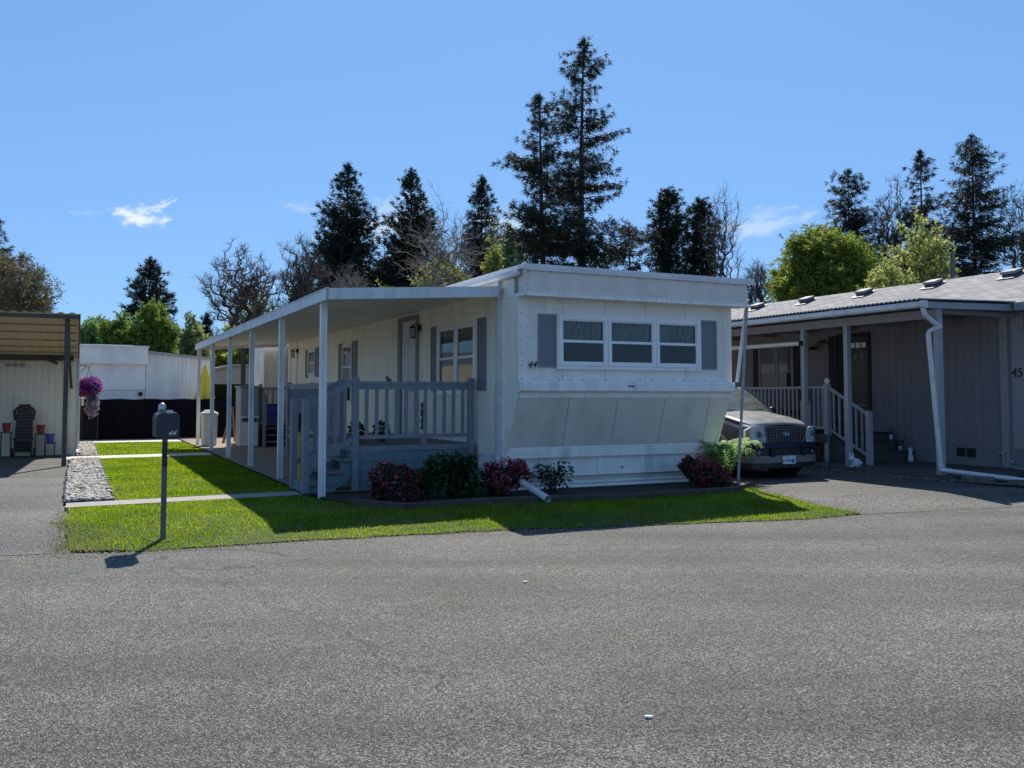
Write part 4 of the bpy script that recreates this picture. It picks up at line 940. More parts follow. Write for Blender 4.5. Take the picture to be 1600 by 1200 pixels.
plant_ball('flowers', hx-.14, hy-.05, 1.78, .20, 500, 'pink', t, sc=(1.1, 1, .9), leaf=.085, seed=6)
plant_ball('flowers', hx+.02, hy-.1, 1.86, .27, 450, 'violet', t, sc=(1, 1, .7), leaf=.08, seed=8)
plant_ball('leaves', hx, hy, 1.80, .27, 300, 'bushg', t, sc=(1, 1, .8), leaf=.09, seed=9)
plant_ball('trailing_stems', hx+.10, hy, 1.38, .38, 900, 'silverleaf', t, sc=(.42, .42, 1.0), leaf=.07, seed=7, shell=.2)
# ------------------------------------------------------------------ right-hand grey home
G = thing('grey_home', 'grey sided home numbered 45 with shingle roof and covered porch', 'house', 11, 1, 0)
XW = 11.02
def grey_wall():
    mb = MB(); holes = [(2.62, 3.42, .75, 3.05), (5.15, 6.5, 1.75, 2.98)]
    seams = [-5+i*.2 for i in range(1, 100)]
    for a, b in split_at(-5, 15, seams, .007):
        wall_grid(mb, a, b, .56, 1.345, holes, lambda p, q, r, s: mb.box(XW, XW+.02, p, q, r, s))
        wall_grid(mb, a, b, 1.38, 3.45, holes, lambda p, q, r, s: mb.box(XW, XW+.02, p, q, r, s))
        mb.box(XW+.01, XW+.03, a, b, -.05, .53)
    wall_grid(mb, -5, 15, -.05, 3.6, holes, lambda p, q, r, s: mb.box(XW+.012, XW+.06, p, q, r, s))
    mb.box(XW-.012, XW, -5, 15, 1.345, 1.375)
    return mb
grey_wall().build('wall', 'greywall', G)
m = MB(); m.box(XW+3.5, XW+3.6, -5, 15, 0, 3.6).box(XW, XW+3.5, -5, -4.9, 0, 3.6).box(XW, XW+3.5, 14.9, 15, 0, 3.6).box(XW+.06, XW+3.5, -4.9, 14.9, .5, .55); m.build('far_wall', 'greywall', G)
m = MB(); m.box(XW-.03, XW, -1.03, -.86, -.02, 3.5).box(XW-.025, XW, -1.40, -1.12, .50, 3.5); m.build('corner_board', 'greytrim', G)
m = MB(); m.box(XW-.028, XW, -1.7, -1.42, .5, 3.5); m.build('panel_trim', 'greytrim', G)
text('45', .26, 'house_number', 'black', G, (XW-.027, -1.225, 2.06), '-x', shear=.15, depth=.004, bold=.004)
for y in (-.22, .03): m = MB(); m.box(XW-.012, XW+.01, y, y+.2, .28, .47); [m.box(XW-.018, XW-.012, y, y+.2, .29+k*.035, .305+k*.035) for k in range(5)]; m.build('foundation_vent', 'dark', G)
# door
m = MB(); m.box(XW-.03, XW, 2.53, 2.62, .75, 3.15).box(XW-.03, XW, 3.42, 3.55, .75, 3.15).box(XW-.03, XW, 2.62, 3.42, 3.05, 3.15); m.build('door_trim', 'dark', G)
m = MB(); m.box(XW+.0, XW+.04, 2.62, 3.42, .76, 3.05); dd = m.build('door', 'black', G)
m = MB()
for i in range(4): m.box(XW-.008, XW, 2.69+i*.17, 2.69+i*.17+.13, 2.78, 2.90)
m.build('door_lite', 'pvc', dd)  # panes painted opaque white to stand in for reflections in the glass
m = MB()
for i in range(3): m.box(XW-.008, XW, 2.75+i*.2, 2.75+i*.2+.14, 2.50, 2.64)
m.build('door_panel', 'statue_dark', dd)
m = MB(); m.box(XW-.05, XW-.03, 3.56, 3.85, .75, 3.1); m.build('side_shutter', 'dark', G)
window(G, '-x', 5.15, 5.81, 1.75, 2.98, XW, 2.25, frame='greytrim', curtain='dcurtain', up=1.8, lower=None); window(G, '-x', 5.83, 6.5, 1.75, 2.98, XW, 2.25, frame='greytrim', curtain='dcurtain', up=1.8, lower=None)
m = MB(); m.box(XW+.008, XW+.012, 5.2, 5.78, 2.25, 2.9).box(XW+.008, XW+.012, 5.88, 6.45, 2.25, 2.9); m.build('roller_shade', 'shutter', G)
m = MB(); m.box(XW-.02, XW, 4.92, 5.13, 1.7, 3.0).box(XW-.02, XW, 6.52, 6.74, 1.7, 3.0); m.build('shutter', 'dark', G)
# wall ornament / lamp
t = thing('wall_lamp', 'dark curled wall lamp beside the front door of home 45', 'wall lamp', XW-.1, 4.1, 2.8)
m = MB(); m.tube([(XW, 4.05, 2.95), (XW-.10, 4.05, 3.02), (XW-.18, 4.1, 2.95), (XW-.2, 4.2, 2.88)], .015, 6); m.tube([(XW-.02, 3.9, 2.93), (XW-.03, 4.0, 3.03), (XW-.03, 4.15, 2.98), (XW-.03, 4.35, 2.80)], .012, 6); m.build('arm', 'black', t)
m = MB(); m.lathe([(.02, .06), (.12, -.02), (.13, -.04)], (XW-.2, 4.25, 2.82), 10); m.build('lamp_shade', 'black', t)
# main roof
m = MB()
def pl4(a, b, y0, y1, th=.05): m.prism([(a[0], a[1]), (b[0], b[1]), (b[0], b[1]-th), (a[0], a[1]-th)], 'y', y0, y1)
pl4((10.55, 3.46), (13.2, 4.50), -5.4, 15.3); pl4((13.2, 4.50), (15.9, 3.46), -5.4, 15.3)
rr = m.build('roof', 'shingle', G)
m = MB(); m.box(10.50, 10.57, -5.4, -1.55, 3.30, 3.45).box(10.57, XW, -5.4, 15, 3.40, 3.42); m.build('roof_fascia', 'greytrim', G)
for y in (12.0, 8.5, 6.40, 4.28, 2.10, .02):
    m = MB(); x = 12.72; z = 3.46+(x-10.55)*.3925
    m.prism([(x-.15, z+.03), (x+.16, z+.15), (x+.14, z+.185), (x-.17, z+.09)], 'y', y-.17, y+.17); m.cur = 1; m.prism([(x-.13, z-.03), (x+.17, z+.08), (x+.17, z+.15), (x-.13, z+.05)], 'y', y-.15, y+.15)
    m.cur = 0; m.prism([(x-.28, z-.085), (x+.25, z+.12), (x+.25, z+.125), (x-.28, z-.08)], 'y', y-.21, y+.21)
    m.build('roof_vent', ['vent', 'ventd'], rr)
# porch roof
m = MB(); nx = 600; vs = []
for i in range(nx+1):
    y = -1.52+i*(12.5/nx); w = .017*math.sin(2*math.pi*i/5.2)
    vs += [(7.86, y, 3.415+w), (10.95, y, 3.49+w)]
m.add(vs, [(2*i, 2*i+1, 2*i+3, 2*i+2) for i in range(nx)]); c_ = m.build('porch_roof', 'corrug', G); c_.modifiers.new('thickness', 'SOLIDIFY').thickness = .006
m = MB(); m.prism([(7.93, 3.375), (10.95, 3.44), (10.95, 3.31), (7.93, 3.25)], 'y', -1.46, -1.42)
m.box(7.93, 7.97, -1.42, 10.9, 3.26, 3.375); m.build('porch_fascia', 'greytrim2', G)
m = MB(); m.box(10.3, 10.98, -1.50, -1.47, 3.455, 3.475); m.build('teal_edge_sheet', 'teal', G)
m = MB(); m.box(8.40, 8.55, -1.44, 11, 3.08, 3.25); [m.box(8.55, XW, -1.2+i*1.4, -1.15+i*1.4, 3.20, 3.29) for i in range(9)]; m.build('porch_beam', 'greytrim', G)
m = MB(); m.box(8.0, XW, -1.4, 11, 3.30, 3.312); m.build('porch_soffit', 'greywall', G)
m = MB(); m.prism([(7.80, 3.27), (7.80, 3.36), (7.93, 3.36), (7.93, 3.25), (7.84, 3.24)], 'y', -1.62, 11)
for y in (-1.62, .6, 3.2): m.prism([(7.79, 3.26), (7.79, 3.37), (7.93, 3.37), (7.93, 3.24), (7.84, 3.23)], 'y', y-.02, y+.03)
m.build('porch_gutter', 'gutter', G)
m = MB()
m.tube([(7.88, -1.57, 3.27), (7.88, -1.575, 3.19), (7.91, -1.58, 3.12), (8.0, -1.59, 3.04), (8.12, -1.60, 2.97), (8.24, -1.60, 2.92), (8.29, -1.60, 2.87)], .046, 10)
m.tube([(8.28, -1.60, 2.93), (8.25, -1.59, 2.87), (8.16, -1.56, 2.85), (8.11, -1.51, 2.81), (8.10, -1.49, 2.72)], .044, 10)
m.tube([(8.10, -1.49, 2.78), (8.38, -1.46, .32), (8.40, -1.46, .20)], .047, 10); m.tube([(8.385, -1.46, .34), (8.39, -1.46, .24)], .054, 10)
m.tube([(8.313, -1.467, .90), (8.318, -1.466, .95)], .053, 10)
m.build('porch_downspout', 'gutter', G)
m = MB(); m.tube([(8.39, -1.45, .20), (8.52, -1.78, .17), (9.2, -3.45, .03)], .044, 10); m.build('drain_extension', 'gutter', G)
def gpost(x, y, z0, z1, w=.055): m = MB(); m.box(x-w, x+w, y-w, y+w, z0, z1); return m.build('porch_post', 'greytrim2', G, bevel=.004)
gpost(8.5, 2.14, .1, 3.1); gpost(8.48, .86, .1, 3.1); gpost(8.50, -1.38, .1, 3.1, .06); gpost(8.5, 5.0, .1, 3.1); gpost(8.5, 8.0, .1, 3.1)
m = MB(); m.prism([(8.53, .10), (8.80, .10), (8.78, .22), (8.62, .26), (8.53, .42)], 'y', .82, .88); m.build('post_brace', 'greytrim2', G)
m = MB(); m.box(8.45, 8.53, -1.385+.0, -1.375, 2.9, 3.3); m.build('post_cap', 'greytrim2', G)
# deck
m = MB()
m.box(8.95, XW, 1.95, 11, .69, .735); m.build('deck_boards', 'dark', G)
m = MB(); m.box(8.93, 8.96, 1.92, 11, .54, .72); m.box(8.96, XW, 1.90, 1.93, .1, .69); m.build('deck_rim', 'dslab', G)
m = MB()
for i in range(50): # lattice
    y = 2.0+i*.13; m.bar((8.95, y, .08), (8.95, y+.46, .54), .005, .03, (1, 0, 0)); m.bar((8.945, y+.46, .08), (8.945, y, .54), .005, .03, (1, 0, 0))
m.build('deck_lattice', 'brownwood', G)
m = MB(); m.box(8.97, 9.03, 1.95, 11, 1.76, 1.81).box(8.98, 9.02, 1.95, 11, .84, .89); m.build('porch_rail', 'greytrim2', G)
for i in range(44): y = 2.1+i*.135; m = MB(); m.box(8.985, 9.015, y-.018, y+.018, .89, 1.76); m.build('baluster', 'greytrim2', G)
m = MB(); m.box(8.94, 9.06, 1.90, 2.02, .1, 1.86); m.build('newel_post', 'greytrim2', G, bevel=.004); m = MB(); m.box(9.02, 9.13, .80, .91, .1, 1.27); m.build('newel_post', 'greytrim2', G, bevel=.004)
m = MB(); m.bar((9.0, 1.95, 1.80), (9.07, .88, 1.20), .05, .06); m.bar((9.0, 1.95, .86), (9.07, .88, .30), .04, .05); m.build('stair_rail', 'greytrim2', G)
for i in range(6): y = 1.78-i*.15; x = 9.0+(1.95-y)*.065; zt = 1.80-(1.95-y)*.56; m = MB(); m.box(x-.018, x+.018, y-.018, y+.018, zt-.92, zt-.02); m.build('baluster', 'greytrim2', G)
m = MB(); m.prism([(1.93, .70), (1.93, .1), (1.0, .1), (1.0, .25)], 'x', 9.02, 9.05)
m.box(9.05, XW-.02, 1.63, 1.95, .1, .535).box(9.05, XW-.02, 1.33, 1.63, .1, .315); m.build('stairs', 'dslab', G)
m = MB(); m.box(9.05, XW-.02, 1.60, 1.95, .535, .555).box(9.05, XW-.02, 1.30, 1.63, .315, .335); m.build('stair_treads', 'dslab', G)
# roll-up shade
t = thing('roll_up_shade', 'pale rolled-up porch shade hanging between the posts of home 45', 'porch shade', 8.4, 3.3, 2.8)
m = MB(); m.tube([(8.42, 2.18, 2.78), (8.42, 4.95, 2.78)], .05, 12); m.build('roll', 'cream_plastic', t); m = MB(); m.tube([(8.42, 2.12, 2.78), (8.42, 2.18, 2.78)], .055, 12); m.build('end_cap', 'black', t)
m = MB(); m.tube([(8.42, 3.0, 2.8), (8.42, 3.0, 3.1)], .004, 4).tube([(8.42, 4.6, 2.8), (8.42, 4.6, 3.1)], .004, 4); m.build('cord', 'black', t)
t = thing('bench', 'dark cushioned bench on the porch of home 45', 'bench', 10.4, 5.2, .735)
m = MB(); m.box(10.1, 10.7, 4.6, 6.0, 1.12, 1.22); m.build('seat', 'black', t, bevel=.03); m = MB(); m.box(10.7, 10.8, 4.6, 6.0, 1.2, 1.85); m.build('backrest', 'black', t, bevel=.03)
for x in (10.15, 10.7):
    for y in (4.65, 5.95): m = MB(); m.box(x-.03, x+.03, y-.03, y+.03, .735, 1.12); m.build('leg', 'black', t)
t = thing('globe_ornament', 'pale round globe ornament on top of the porch newel post', 'ornament', 9.0, 1.96, 1.86)
m = MB(); m.ball((9.0, 1.96, 1.93), .065, 14, 9); m.lathe([(.05, 0), (.04, .02)], (9, 1.96, 1.86), 10); m.build('globe', 'tan', t, smooth=True)
t = thing('wreath', 'small dark wreath hanging on the porch railing of home 45', 'wreath', 8.93, 2.6, 1.5)
m = MB(); m.tube([(8.93, 2.6+.13*math.cos(a*math.pi/8), 1.62+.13*math.sin(a*math.pi/8)) for a in range(17)], .03, 6); m.build('ring', 'brownwood', t); plant_ball('leaves', 8.92, 2.6, 1.62, .16, 160, 'rhodo', t, sc=(.4, 1, 1), leaf=.06, seed=3)
# slab and bed
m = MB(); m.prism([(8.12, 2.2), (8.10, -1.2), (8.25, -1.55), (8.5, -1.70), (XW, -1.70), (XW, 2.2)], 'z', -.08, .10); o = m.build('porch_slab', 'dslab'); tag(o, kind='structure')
m = MB()
g = random.Random(4)
for i in range(38):
    y = 1.9-i*.155; x = 8.02+max(0, (-1.1-y))*.35
    s = g.uniform(.06, .085); m.box(x-s, x+s, y-.07, y+.07, -.09, g.uniform(.03, .075))
o = m.build('stone_edging', 'stonewall', bevel=.02); tag(o, 'row of small dark stones edging the bed beside home 45', 'edging')
sheet('mulch_bed', [(8.15, -1.5), (XW, -1.6), (XW, -4.6), (9.3, -4.9), (8.55, -3.6)], 'mulch', .03, .5)
m = MB(); m.box(8.35, 8.8, -2.35, -1.9, -.05, .13).box(8.7, 9.2, -2.9, -2.55, -.05, .10).box(9.0, 9.6, -2.2, -1.85, -.05, .12); o = m.build('garden_stone', 'stonewall', bevel=.04); tag(o, 'dark flat garden stones in the shaded bed of home 45', 'stones', kind=None)
# utility pipe
m = MB(); m.tube([(XW-.06, -.90, .42), (XW-.06, -.92, .18), (XW-.08, -1.2, .12), (XW-.08, -1.6, .10)], .022, 8); m.ball((XW-.07, -1.1, .24), .04); m.box(XW-.09, XW-.0, -.96, -.80, .40, .43); m.build('utility_pipe', 'greytrim2', G)
# ornaments
def figure(x, y, z, h, m_, lab, cat='figurine', kind='bird', group=None):
    t = thing('figurine' if cat != 'lantern' else 'garden_lantern', lab, cat, x, y, z, group)
    m = MB()
    if kind == 'rabbit':
        m.ball((x+.05, y, z+h*.32), h*.33, sc=(1.25, .8, 1)); m.ball((x-.10, y-.02, z+h*.62), h*.2, sc=(1.1, .9, 1)); m.ball((x-.08, y, z+.03), h*.12, sc=(1.6, 1, .6)); m.ball((x+.20, y, z+h*.3), h*.1)
        m.build('body', m_, t, smooth=True)
        for s in (-1, 1): m = MB(); m.tube([(x-.08, y+s*.03, z+h*.72), (x-.09, y+s*.05, z+h*1.02)], [.028, .012], 8); m.build('ear', m_, t, smooth=True)
    elif kind == 'lantern':
        m.lathe([(.09, 0), (.09, .03), (.05, .035)], (x, y, z), 10).lathe([(.07, h*.6), (.08, h*.62), (.02, h*.85), (.01, h)], (x, y, z), 10)
        for k in range(4): a = k*1.57; m.tube([(x+.065*math.cos(a), y+.065*math.sin(a), z+.03), (x+.065*math.cos(a), y+.065*math.sin(a), z+h*.6)], .008, 4)
        m.build('cage', 'statue_dark', t); m = MB(); m.lathe([(.04, .035), (.04, h*.4), (.01, h*.42)], (x, y, z), 10); m.build('candle', m_, t)
    else:
        m.lathe([(.06, 0), (.07, h*.2), (.05, h*.45), (.035, h*.6), (.05, h*.75), (.045, h*.9), (.01, h)], (x, y, z), 12); m.tube([(x-.04, y, z+h*.4), (x-.09, y-.02, z+h*.25)], .02, 6); m.build('body', m_, t, smooth=True)
figure(8.30, .55, .10, .30, 'statue', 'white rabbit figurine at the foot of the porch post', kind='rabbit')
figure(8.10, 1.15, .02, .22, 'statue_dark', 'small dark figurine beside the white rabbit', kind='bird')
figure(10.8, 1.80, .555, .34, 'gutter', 'garden lantern on the upper step of home 45', 'lantern', 'lantern')
figure(10.75, 1.50, .335, .26, 'gutter', 'garden lantern on the middle step of home 45', 'lantern', 'lantern')
figure(10.72, 1.20, .10, .33, 'statue', 'white figurine on the slab below the steps of home 45', kind='bird')

# ------------------------------------------------------------------ parked SUV (local: x across, y back from the nose)
M['navy'] = mat('navy_paint', (.008, .015, .042), .5, metal=.0, var=.04, coat=.4, spec=.12)
M['clad'] = mat('tan_cladding', (.16, .15, .125), .5, var=.06)
M['tyre'] = mat('tyre_rubber', (.015, .015, .015), .85); M['rim'] = mat('wheel_rim', (.45, .46, .47), .3, metal=.8)
M['chrome'] = mat('chrome_trim', (.20, .20, .21), .3, metal=.7, var=.02); M['lens'] = glassmat('lamp_lens', (.92, .94, .96), 1.45); M['reflector'] = mat('lamp_reflector', (.55, .58, .62), .12, metal=.0, var=.35, scale=16)
M['amber'] = mat('amber_lens', (.65, .30, .10), .25); M['plate'] = mat('licence_plate', (.62, .66, .72), .4, var=.04); M['platetree'] = mat('plate_tree', (.05, .16, .22), .5); M['plateblue'] = mat('plate_digits', (.03, .05, .16), .5)
M['carglass'] = glassmat('car_glass', (.42, .47, .45), 1.8)
def dusty(m, amt, col):
    nt = m.node_tree; N = nt.nodes; K = nt.links; o = N['Material Output']; a = o.inputs['Surface'].links[0].from_socket; d = N.new('ShaderNodeBsdfDiffuse'); d.inputs['Color'].default_value = (*col, 1)
    n = N.new('ShaderNodeTexNoise'); n.inputs['Scale'].default_value = 5; n.inputs['Detail'].default_value = 6; r = N.new('ShaderNodeMapRange'); r.inputs['From Min'].default_value = .3; r.inputs['From Max'].default_value = .7; r.inputs['To Min'].default_value = amt*.6; r.inputs['To Max'].default_value = amt*1.3; K.new(n.outputs[0], r.inputs[0])
    x = N.new('ShaderNodeMixShader'); K.new(r.outputs[0], x.inputs[0]); K.new(a, x.inputs[1]); K.new(d.outputs[0], x.inputs[2]); K.new(x.outputs[0], o.inputs['Surface'])
dusty(M['carglass'], .28, (.42, .46, .40)); M['pollen'] = M['navy']
V = thing('parked_suv', 'dark blue SUV with tan lower bumper parked between the two homes', 'car', 5.93, .0, 0)
cx_, cy_ = 5.93, 0.0
def vb(m, name, mm, parent=None, **k):
    m.v = [(x+cx_, y+cy_, z) for x, y, z in m.v]
    return m.build(name, mm, parent or V, **k)
def loft(stations, close_front=True, close_back=True):
    m = MB(); n = len(stations[0][1]); vs = []
    for y, sec in stations:
        for x, z in sec: vs.append((x, y, z))
        for x, z in reversed(sec[:-1] if sec[-1][0] == 0 else sec): vs.append((-x, y, z))
    k = len(vs)//len(stations)
    fs = []
    for i in range(len(stations)-1):
        for j in range(k): j2 = (j+1) % k; fs.append((i*k+j, i*k+j2, (i+1)*k+j2, (i+1)*k+j))
    if close_front: fs.append(tuple(range(k))[::-1])
    if close_back: fs.append(tuple((len(stations)-1)*k+j for j in range(k)))
    return m.add(vs, fs)
# y, half width, sill z, top z
def sec(w, z0, zs, zb, zt, wt=None, c=.03):
    wt = wt or w*.86
    return [(w*.90, z0), (w*.985, z0+.04), (w, z0+.22), (w*.995, zb-.12), (w*.965, zb-.03), (wt, zs-.005), (wt*.62, zt-.004+.0), (wt*.3, zt+c*.8), (0, zt+c)]
ST = [(.03, sec(.70, .46, .985, .93, .995, .60, .01)), (.08, sec(.80, .44, 1.015, .95, 1.025, .68, .015)), (.18, sec(.87, .42, 1.045, .97, 1.055, .76)), (.40, sec(.905, .40, 1.105, 1.0, 1.115, .80)), (.8, sec(.925, .40, 1.175, 1.04, 1.19, .83)),
      (1.35, sec(.93, .38, 1.245, 1.09, 1.265, .83, .025)), (1.5, sec(.93, .38, 1.21, 1.12, 1.21, .84, .0)), (3.0, sec(.93, .38, 1.20, 1.14, 1.19, .84, .0)), (4.5, sec(.92, .40, 1.20, 1.14, 1.19, .84, .0)), (4.75, sec(.88, .42, 1.15, 1.08, 1.15, .8, .0))]
body = vb(loft(ST), 'body', 'navy', smooth=True); body.modifiers.new('sub', 'SUBSURF').levels = 2; body.modifiers['sub'].render_levels = 2
HZ = [(.03, 1.004), (.08, 1.032), (.18, 1.064), (.40, 1.125), (.8, 1.20), (1.30, 1.268)]
def hzf(y):
    for (a, za), (b, zb) in zip(HZ, HZ[1:]):
        if y <= b: return za+(zb-za)*(y-a)/(b-a)
    return HZ[-1][1]
m = MB(); vs = []; ny = 16; nx_ = 14
for i in range(ny+1):
    y = .07+i*(1.20/ny); wd = min(.80, .66+y*.35)
    for j in range(nx_+1): u = -1+2*j/nx_; vs.append((u*wd, y+.05*u*u*(1-i/ny)*1.2, hzf(y+.02)+.030-.055*abs(u)**2.6-(.02 if i == 0 else 0)))
m.add(vs, [(i*(nx_+1)+j, i*(nx_+1)+j+1, (i+1)*(nx_+1)+j+1, (i+1)*(nx_+1)+j) for i in range(ny) for j in range(nx_)])
M['dustpaint'] = mat('dusty_navy_paint', (.012, .02, .05), .3, var=.04, coat=.6, spec=.5); dusty(M['dustpaint'], .34, (.55, .54, .46))
hd = vb(m, 'hood', 'dustpaint', smooth=True); hd.modifiers.new('thickness', 'SOLIDIFY').thickness = .012
# greenhouse: pillars and roof
def gsec(w, z): return [(w, z)]
m = MB()
def strip(a, b, w=.05, h=.05): m.bar(a, b, w, h)
for s in (-1, 1):
    m.tube([(s*.80, 1.26, 1.24), (s*.73, 1.72, 1.55), (s*.66, 2.05, 1.735), (s*.655, 2.5, 1.775)], .036, 8)
    m.tube([(s*.655, 2.4, 1.77), (s*.65, 4.1, 1.78), (s*.66, 4.45, 1.70), (s*.80, 4.72, 1.15)], .036, 8)
    m.tube([(s*.84, 2.55, 1.15), (s*.66, 2.65, 1.75)], .04, 8); m.tube([(s*.84, 3.45, 1.15), (s*.66, 3.45, 1.75)], .04, 8)
vb(m, 'roof_pillar', 'navy')
RS = [(1.98, [(.64, 1.70), (.60, 1.735), (.3, 1.755), (0, 1.76)]), (2.15, [(.66, 1.74), (.62, 1.785), (.3, 1.81), (0, 1.815)]), (3.0, [(.665, 1.76), (.63, 1.81), (.3, 1.84), (0, 1.845)]), (4.2, [(.66, 1.76), (.62, 1.80), (.3, 1.82), (0, 1.825)]), (4.5, [(.64, 1.70), (.60, 1.72), (.3, 1.73), (0, 1.735)])]
r_ = vb(loft(RS), 'roof', 'navy', smooth=True)
m = MB()
for s in (-1, 1): m.tube([(s*.60, 2.3, 1.82), (s*.59, 2.4, 1.87), (s*.58, 4.2, 1.87), (s*.60, 4.3, 1.81)], .018, 6)
vb(m, 'roof_rack', 'black')
m = MB(); n = 10; vs = []
for i in range(n+1):
    t = i/n; 
    for j in range(9):
        u = -1+j/4; w = .79*(1-t)+.645*t; vs.append((u*w, 1.24+.76*t-.10*(1-u*u)+.02, 1.25+.50*t+.03*math.sin(math.pi*t)))
m.add(vs, [(i*9+j, i*9+j+1, (i+1)*9+j+1, (i+1)*9+j) for i in range(n) for j in range(8)]); vb(m, 'windscreen', 'carglass', smooth=True)
m = MB()
for s in (-1, 1):
    for (a, b, c, d) in (((1.35, 1.16), (2.5, 1.17), (2.6, 1.73), (2.1, 1.72)), ((2.6, 1.17), (3.4, 1.17), (3.4, 1.74), (2.68, 1.74)), ((3.5, 1.17), (4.6, 1.17), (4.4, 1.68), (3.5, 1.74))):
        m.add([(s*(.85 if q[1] < 1.3 else .67), q[0], q[1]) for q in (a, b, c, d)], [(0, 1, 2, 3)])
m.add([(-.78, 4.72, 1.15), (.78, 4.72, 1.15), (.64, 4.5, 1.70), (-.64, 4.5, 1.70)], [(0, 1, 2, 3)])
vb(m, 'side_window', 'carglass')
m = MB(); m.box(-.76, .76, 1.35, 1.7, 1.15, 1.245); vb(m, 'dashboard', 'statue_dark')
for s in (-1, 1):
    m = MB(); m.box(s*.36-.24, s*.36+.24, 2.3, 2.42, 1.0, 1.45); m.box(s*.36-.11, s*.36+.11, 2.33, 2.42, 1.47, 1.65); vb(m, 'seat', 'tan', bevel=.04)
m = MB(); m.lathe([(.17, 0), (.19, .012), (.17, .024)], (-.36, 1.80, 1.24), 18); vb(m, 'steering_wheel', 'black')
for s in (-1, 1):
    m = MB(); m.tube([(s*.86, 1.50, 1.24), (s*.96, 1.46, 1.26)], .03, 8); m.ball((s*.99, 1.46, 1.29), .085, sc=(.95, .6, .85)); vb(m, 'mirror', 'black', smooth=True)
m = MB()
m.tube([(-.55, 1.19, 1.275), (-.1, 1.26, 1.32), (.05, 1.28, 1.33)], .008, 5).tube([(.1, 1.16, 1.30), (.55, 1.25, 1.32)], .008, 5); vb(m, 'wiper', 'black')
# face
m = MB(); gr = [(-.55, 1.0), (.55, 1.0), (.50, .80), (.43, .715), (.36, .69), (-.36, .69), (-.43, .715), (-.50, .80)]
m.prism(gr, 'y', .012, .035); vb(m, 'grille_backing', 'black')
gg = MB(); 
for i in range(5): z = .735+i*.055; w = .44 if i == 0 else .50; gg.box(-w, w, -.008, .004, z-.0035, z+.0035)
for i in range(13): x = -.45+i*.075; gg.box(x-.003, x+.003, -.006, .006, .70, .985)
grl = vb(gg, 'grille', 'chrome')
m = MB(); P_ = [(-.555, 1.0), (-.50, .80), (-.44, .71), (-.36, .683), (.36, .683), (.44, .71), (.50, .80), (.555, 1.0)]
m.tube([(x, -.004, z) for x, z in P_], .014, 6); vb(m, 'grille_surround', 'chrome')
m = MB(); vs = [(.085*math.cos(k*math.pi/12), .0, .87+.036*math.sin(k*math.pi/12)) for k in range(24)]; m.prism([(v[0], v[2]) for v in vs], 'y', -.022, -.008); bd = vb(m, 'badge', 'plateblue')
m = MB(); m.tube([(.088*math.cos(k*math.pi/12), -.018, .87+.038*math.sin(k*math.pi/12)) for k in range(25)], .006, 5); vb(m, 'badge_rim', 'rim')
text('Ford', .062, 'badge_script', 'silver_text', V, (cx_, -.0235, .868), '-y', shear=.35, depth=.002)
for s in (-1, 1):
    def hy(x): return -.035 if abs(x) < .6 else -.035+((abs(x)-.6)/.27)**2.2*.165
    xs = [.505, .54, .60, .66, .71, .76, .80, .84, .868]
    def zt_(x): return min(1.0, .80+(x-.505)*5.2)-max(0, x-.80)*.8
    F_ = MB(); G_2 = MB()
    for k in range(len(xs)-1):
        x0, x1 = xs[k], xs[k+1]
        for mbq, dd in ((F_, .012), (G_2, -.010)):
            q = [(s*x0, hy(x0)+dd, .705), (s*x1, hy(x1)+dd, .705), (s*x1, hy(x1)+dd, zt_(x1)), (s*x0, hy(x0)+dd, zt_(x0))]
            mbq.add(q if s > 0 else q[::-1], [(0, 1, 2, 3)])
        F_.add([(s*x0, hy(x0)-.010, .705), (s*x1, hy(x1)-.010, .705), (s*x1, hy(x1)+.05, .705), (s*x0, hy(x0)+.05, .705)], [(0, 1, 2, 3)]); F_.add([(s*x0, hy(x0)-.010, zt_(x0)), (s*x1, hy(x1)-.010, zt_(x1)), (s*x1, hy(x1)+.05, zt_(x1)), (s*x0, hy(x0)+.05, zt_(x0))], [(0, 1, 2, 3)])
    F_.add([(s*.868, hy(.868)-.010, .705), (s*.868, hy(.868)+.06, .705), (s*.868, hy(.868)+.06, zt_(.868)), (s*.868, hy(.868)-.010, zt_(.868))], [(0, 1, 2, 3)])
    hl = vb(F_, 'headlight', 'reflector'); vb(G_2, 'lens', 'lens', hl)
    m = MB(); m.lathe([(.02, 0), (.055, .03), (.06, .035)], (0, 0, 0), 14); m.v = [(s*.66+v[0], -.016-v[2]*.3, .86+v[1]) for v in m.v]; vb(m, 'bulb_bowl', 'chrome', hl)
    m = MB(); m.add([(s*.82, hy(.82)+.006, .96), (s*.86, hy(.86)+.006, .92), (s*.86, hy(.86)+.006, .74), (s*.81, hy(.81)+.006, .73)], [(0, 1, 2, 3)]); vb(m, 'turn_signal', 'amber', hl)
# bumpers
BS = [(x, y) for x, y in ((0, -.06), (.35, -.055), (.6, -.03), (.78, .04), (.88, .16), (.925, .34))]
def bump(z0, z1, off, name, mm, x_in=0, th=.05):
    m = MB(); full = [(-x, y) for x, y in reversed(BS[1:])]+BS; vs = []
    for x, y in full: vs += [(x, y-off, z0), (x, y-off-.0, z1), (x*.96, y-off+th, z1), (x*.96, y-off+th, z0)]
    k = len(full); m.add(vs, [(i*4+j, i*4+(j+1) % 4, (i+1)*4+(j+1) % 4, (i+1)*4+j) for i in range(k-1) for j in range(4)]+[(0, 1, 2, 3), tuple((k-1)*4+j for j in (3, 2, 1, 0))]); return vb(m, name, mm, bevel=.008)
bump(.60, .70, .02, 'bumper_top', 'navy'); bump(.44, .60, -.02, 'bumper_recess', 'black'); bump(.32, .46, .015, 'lower_bumper', 'clad'); bump(.22, .33, -.02, 'air_dam', 'black')
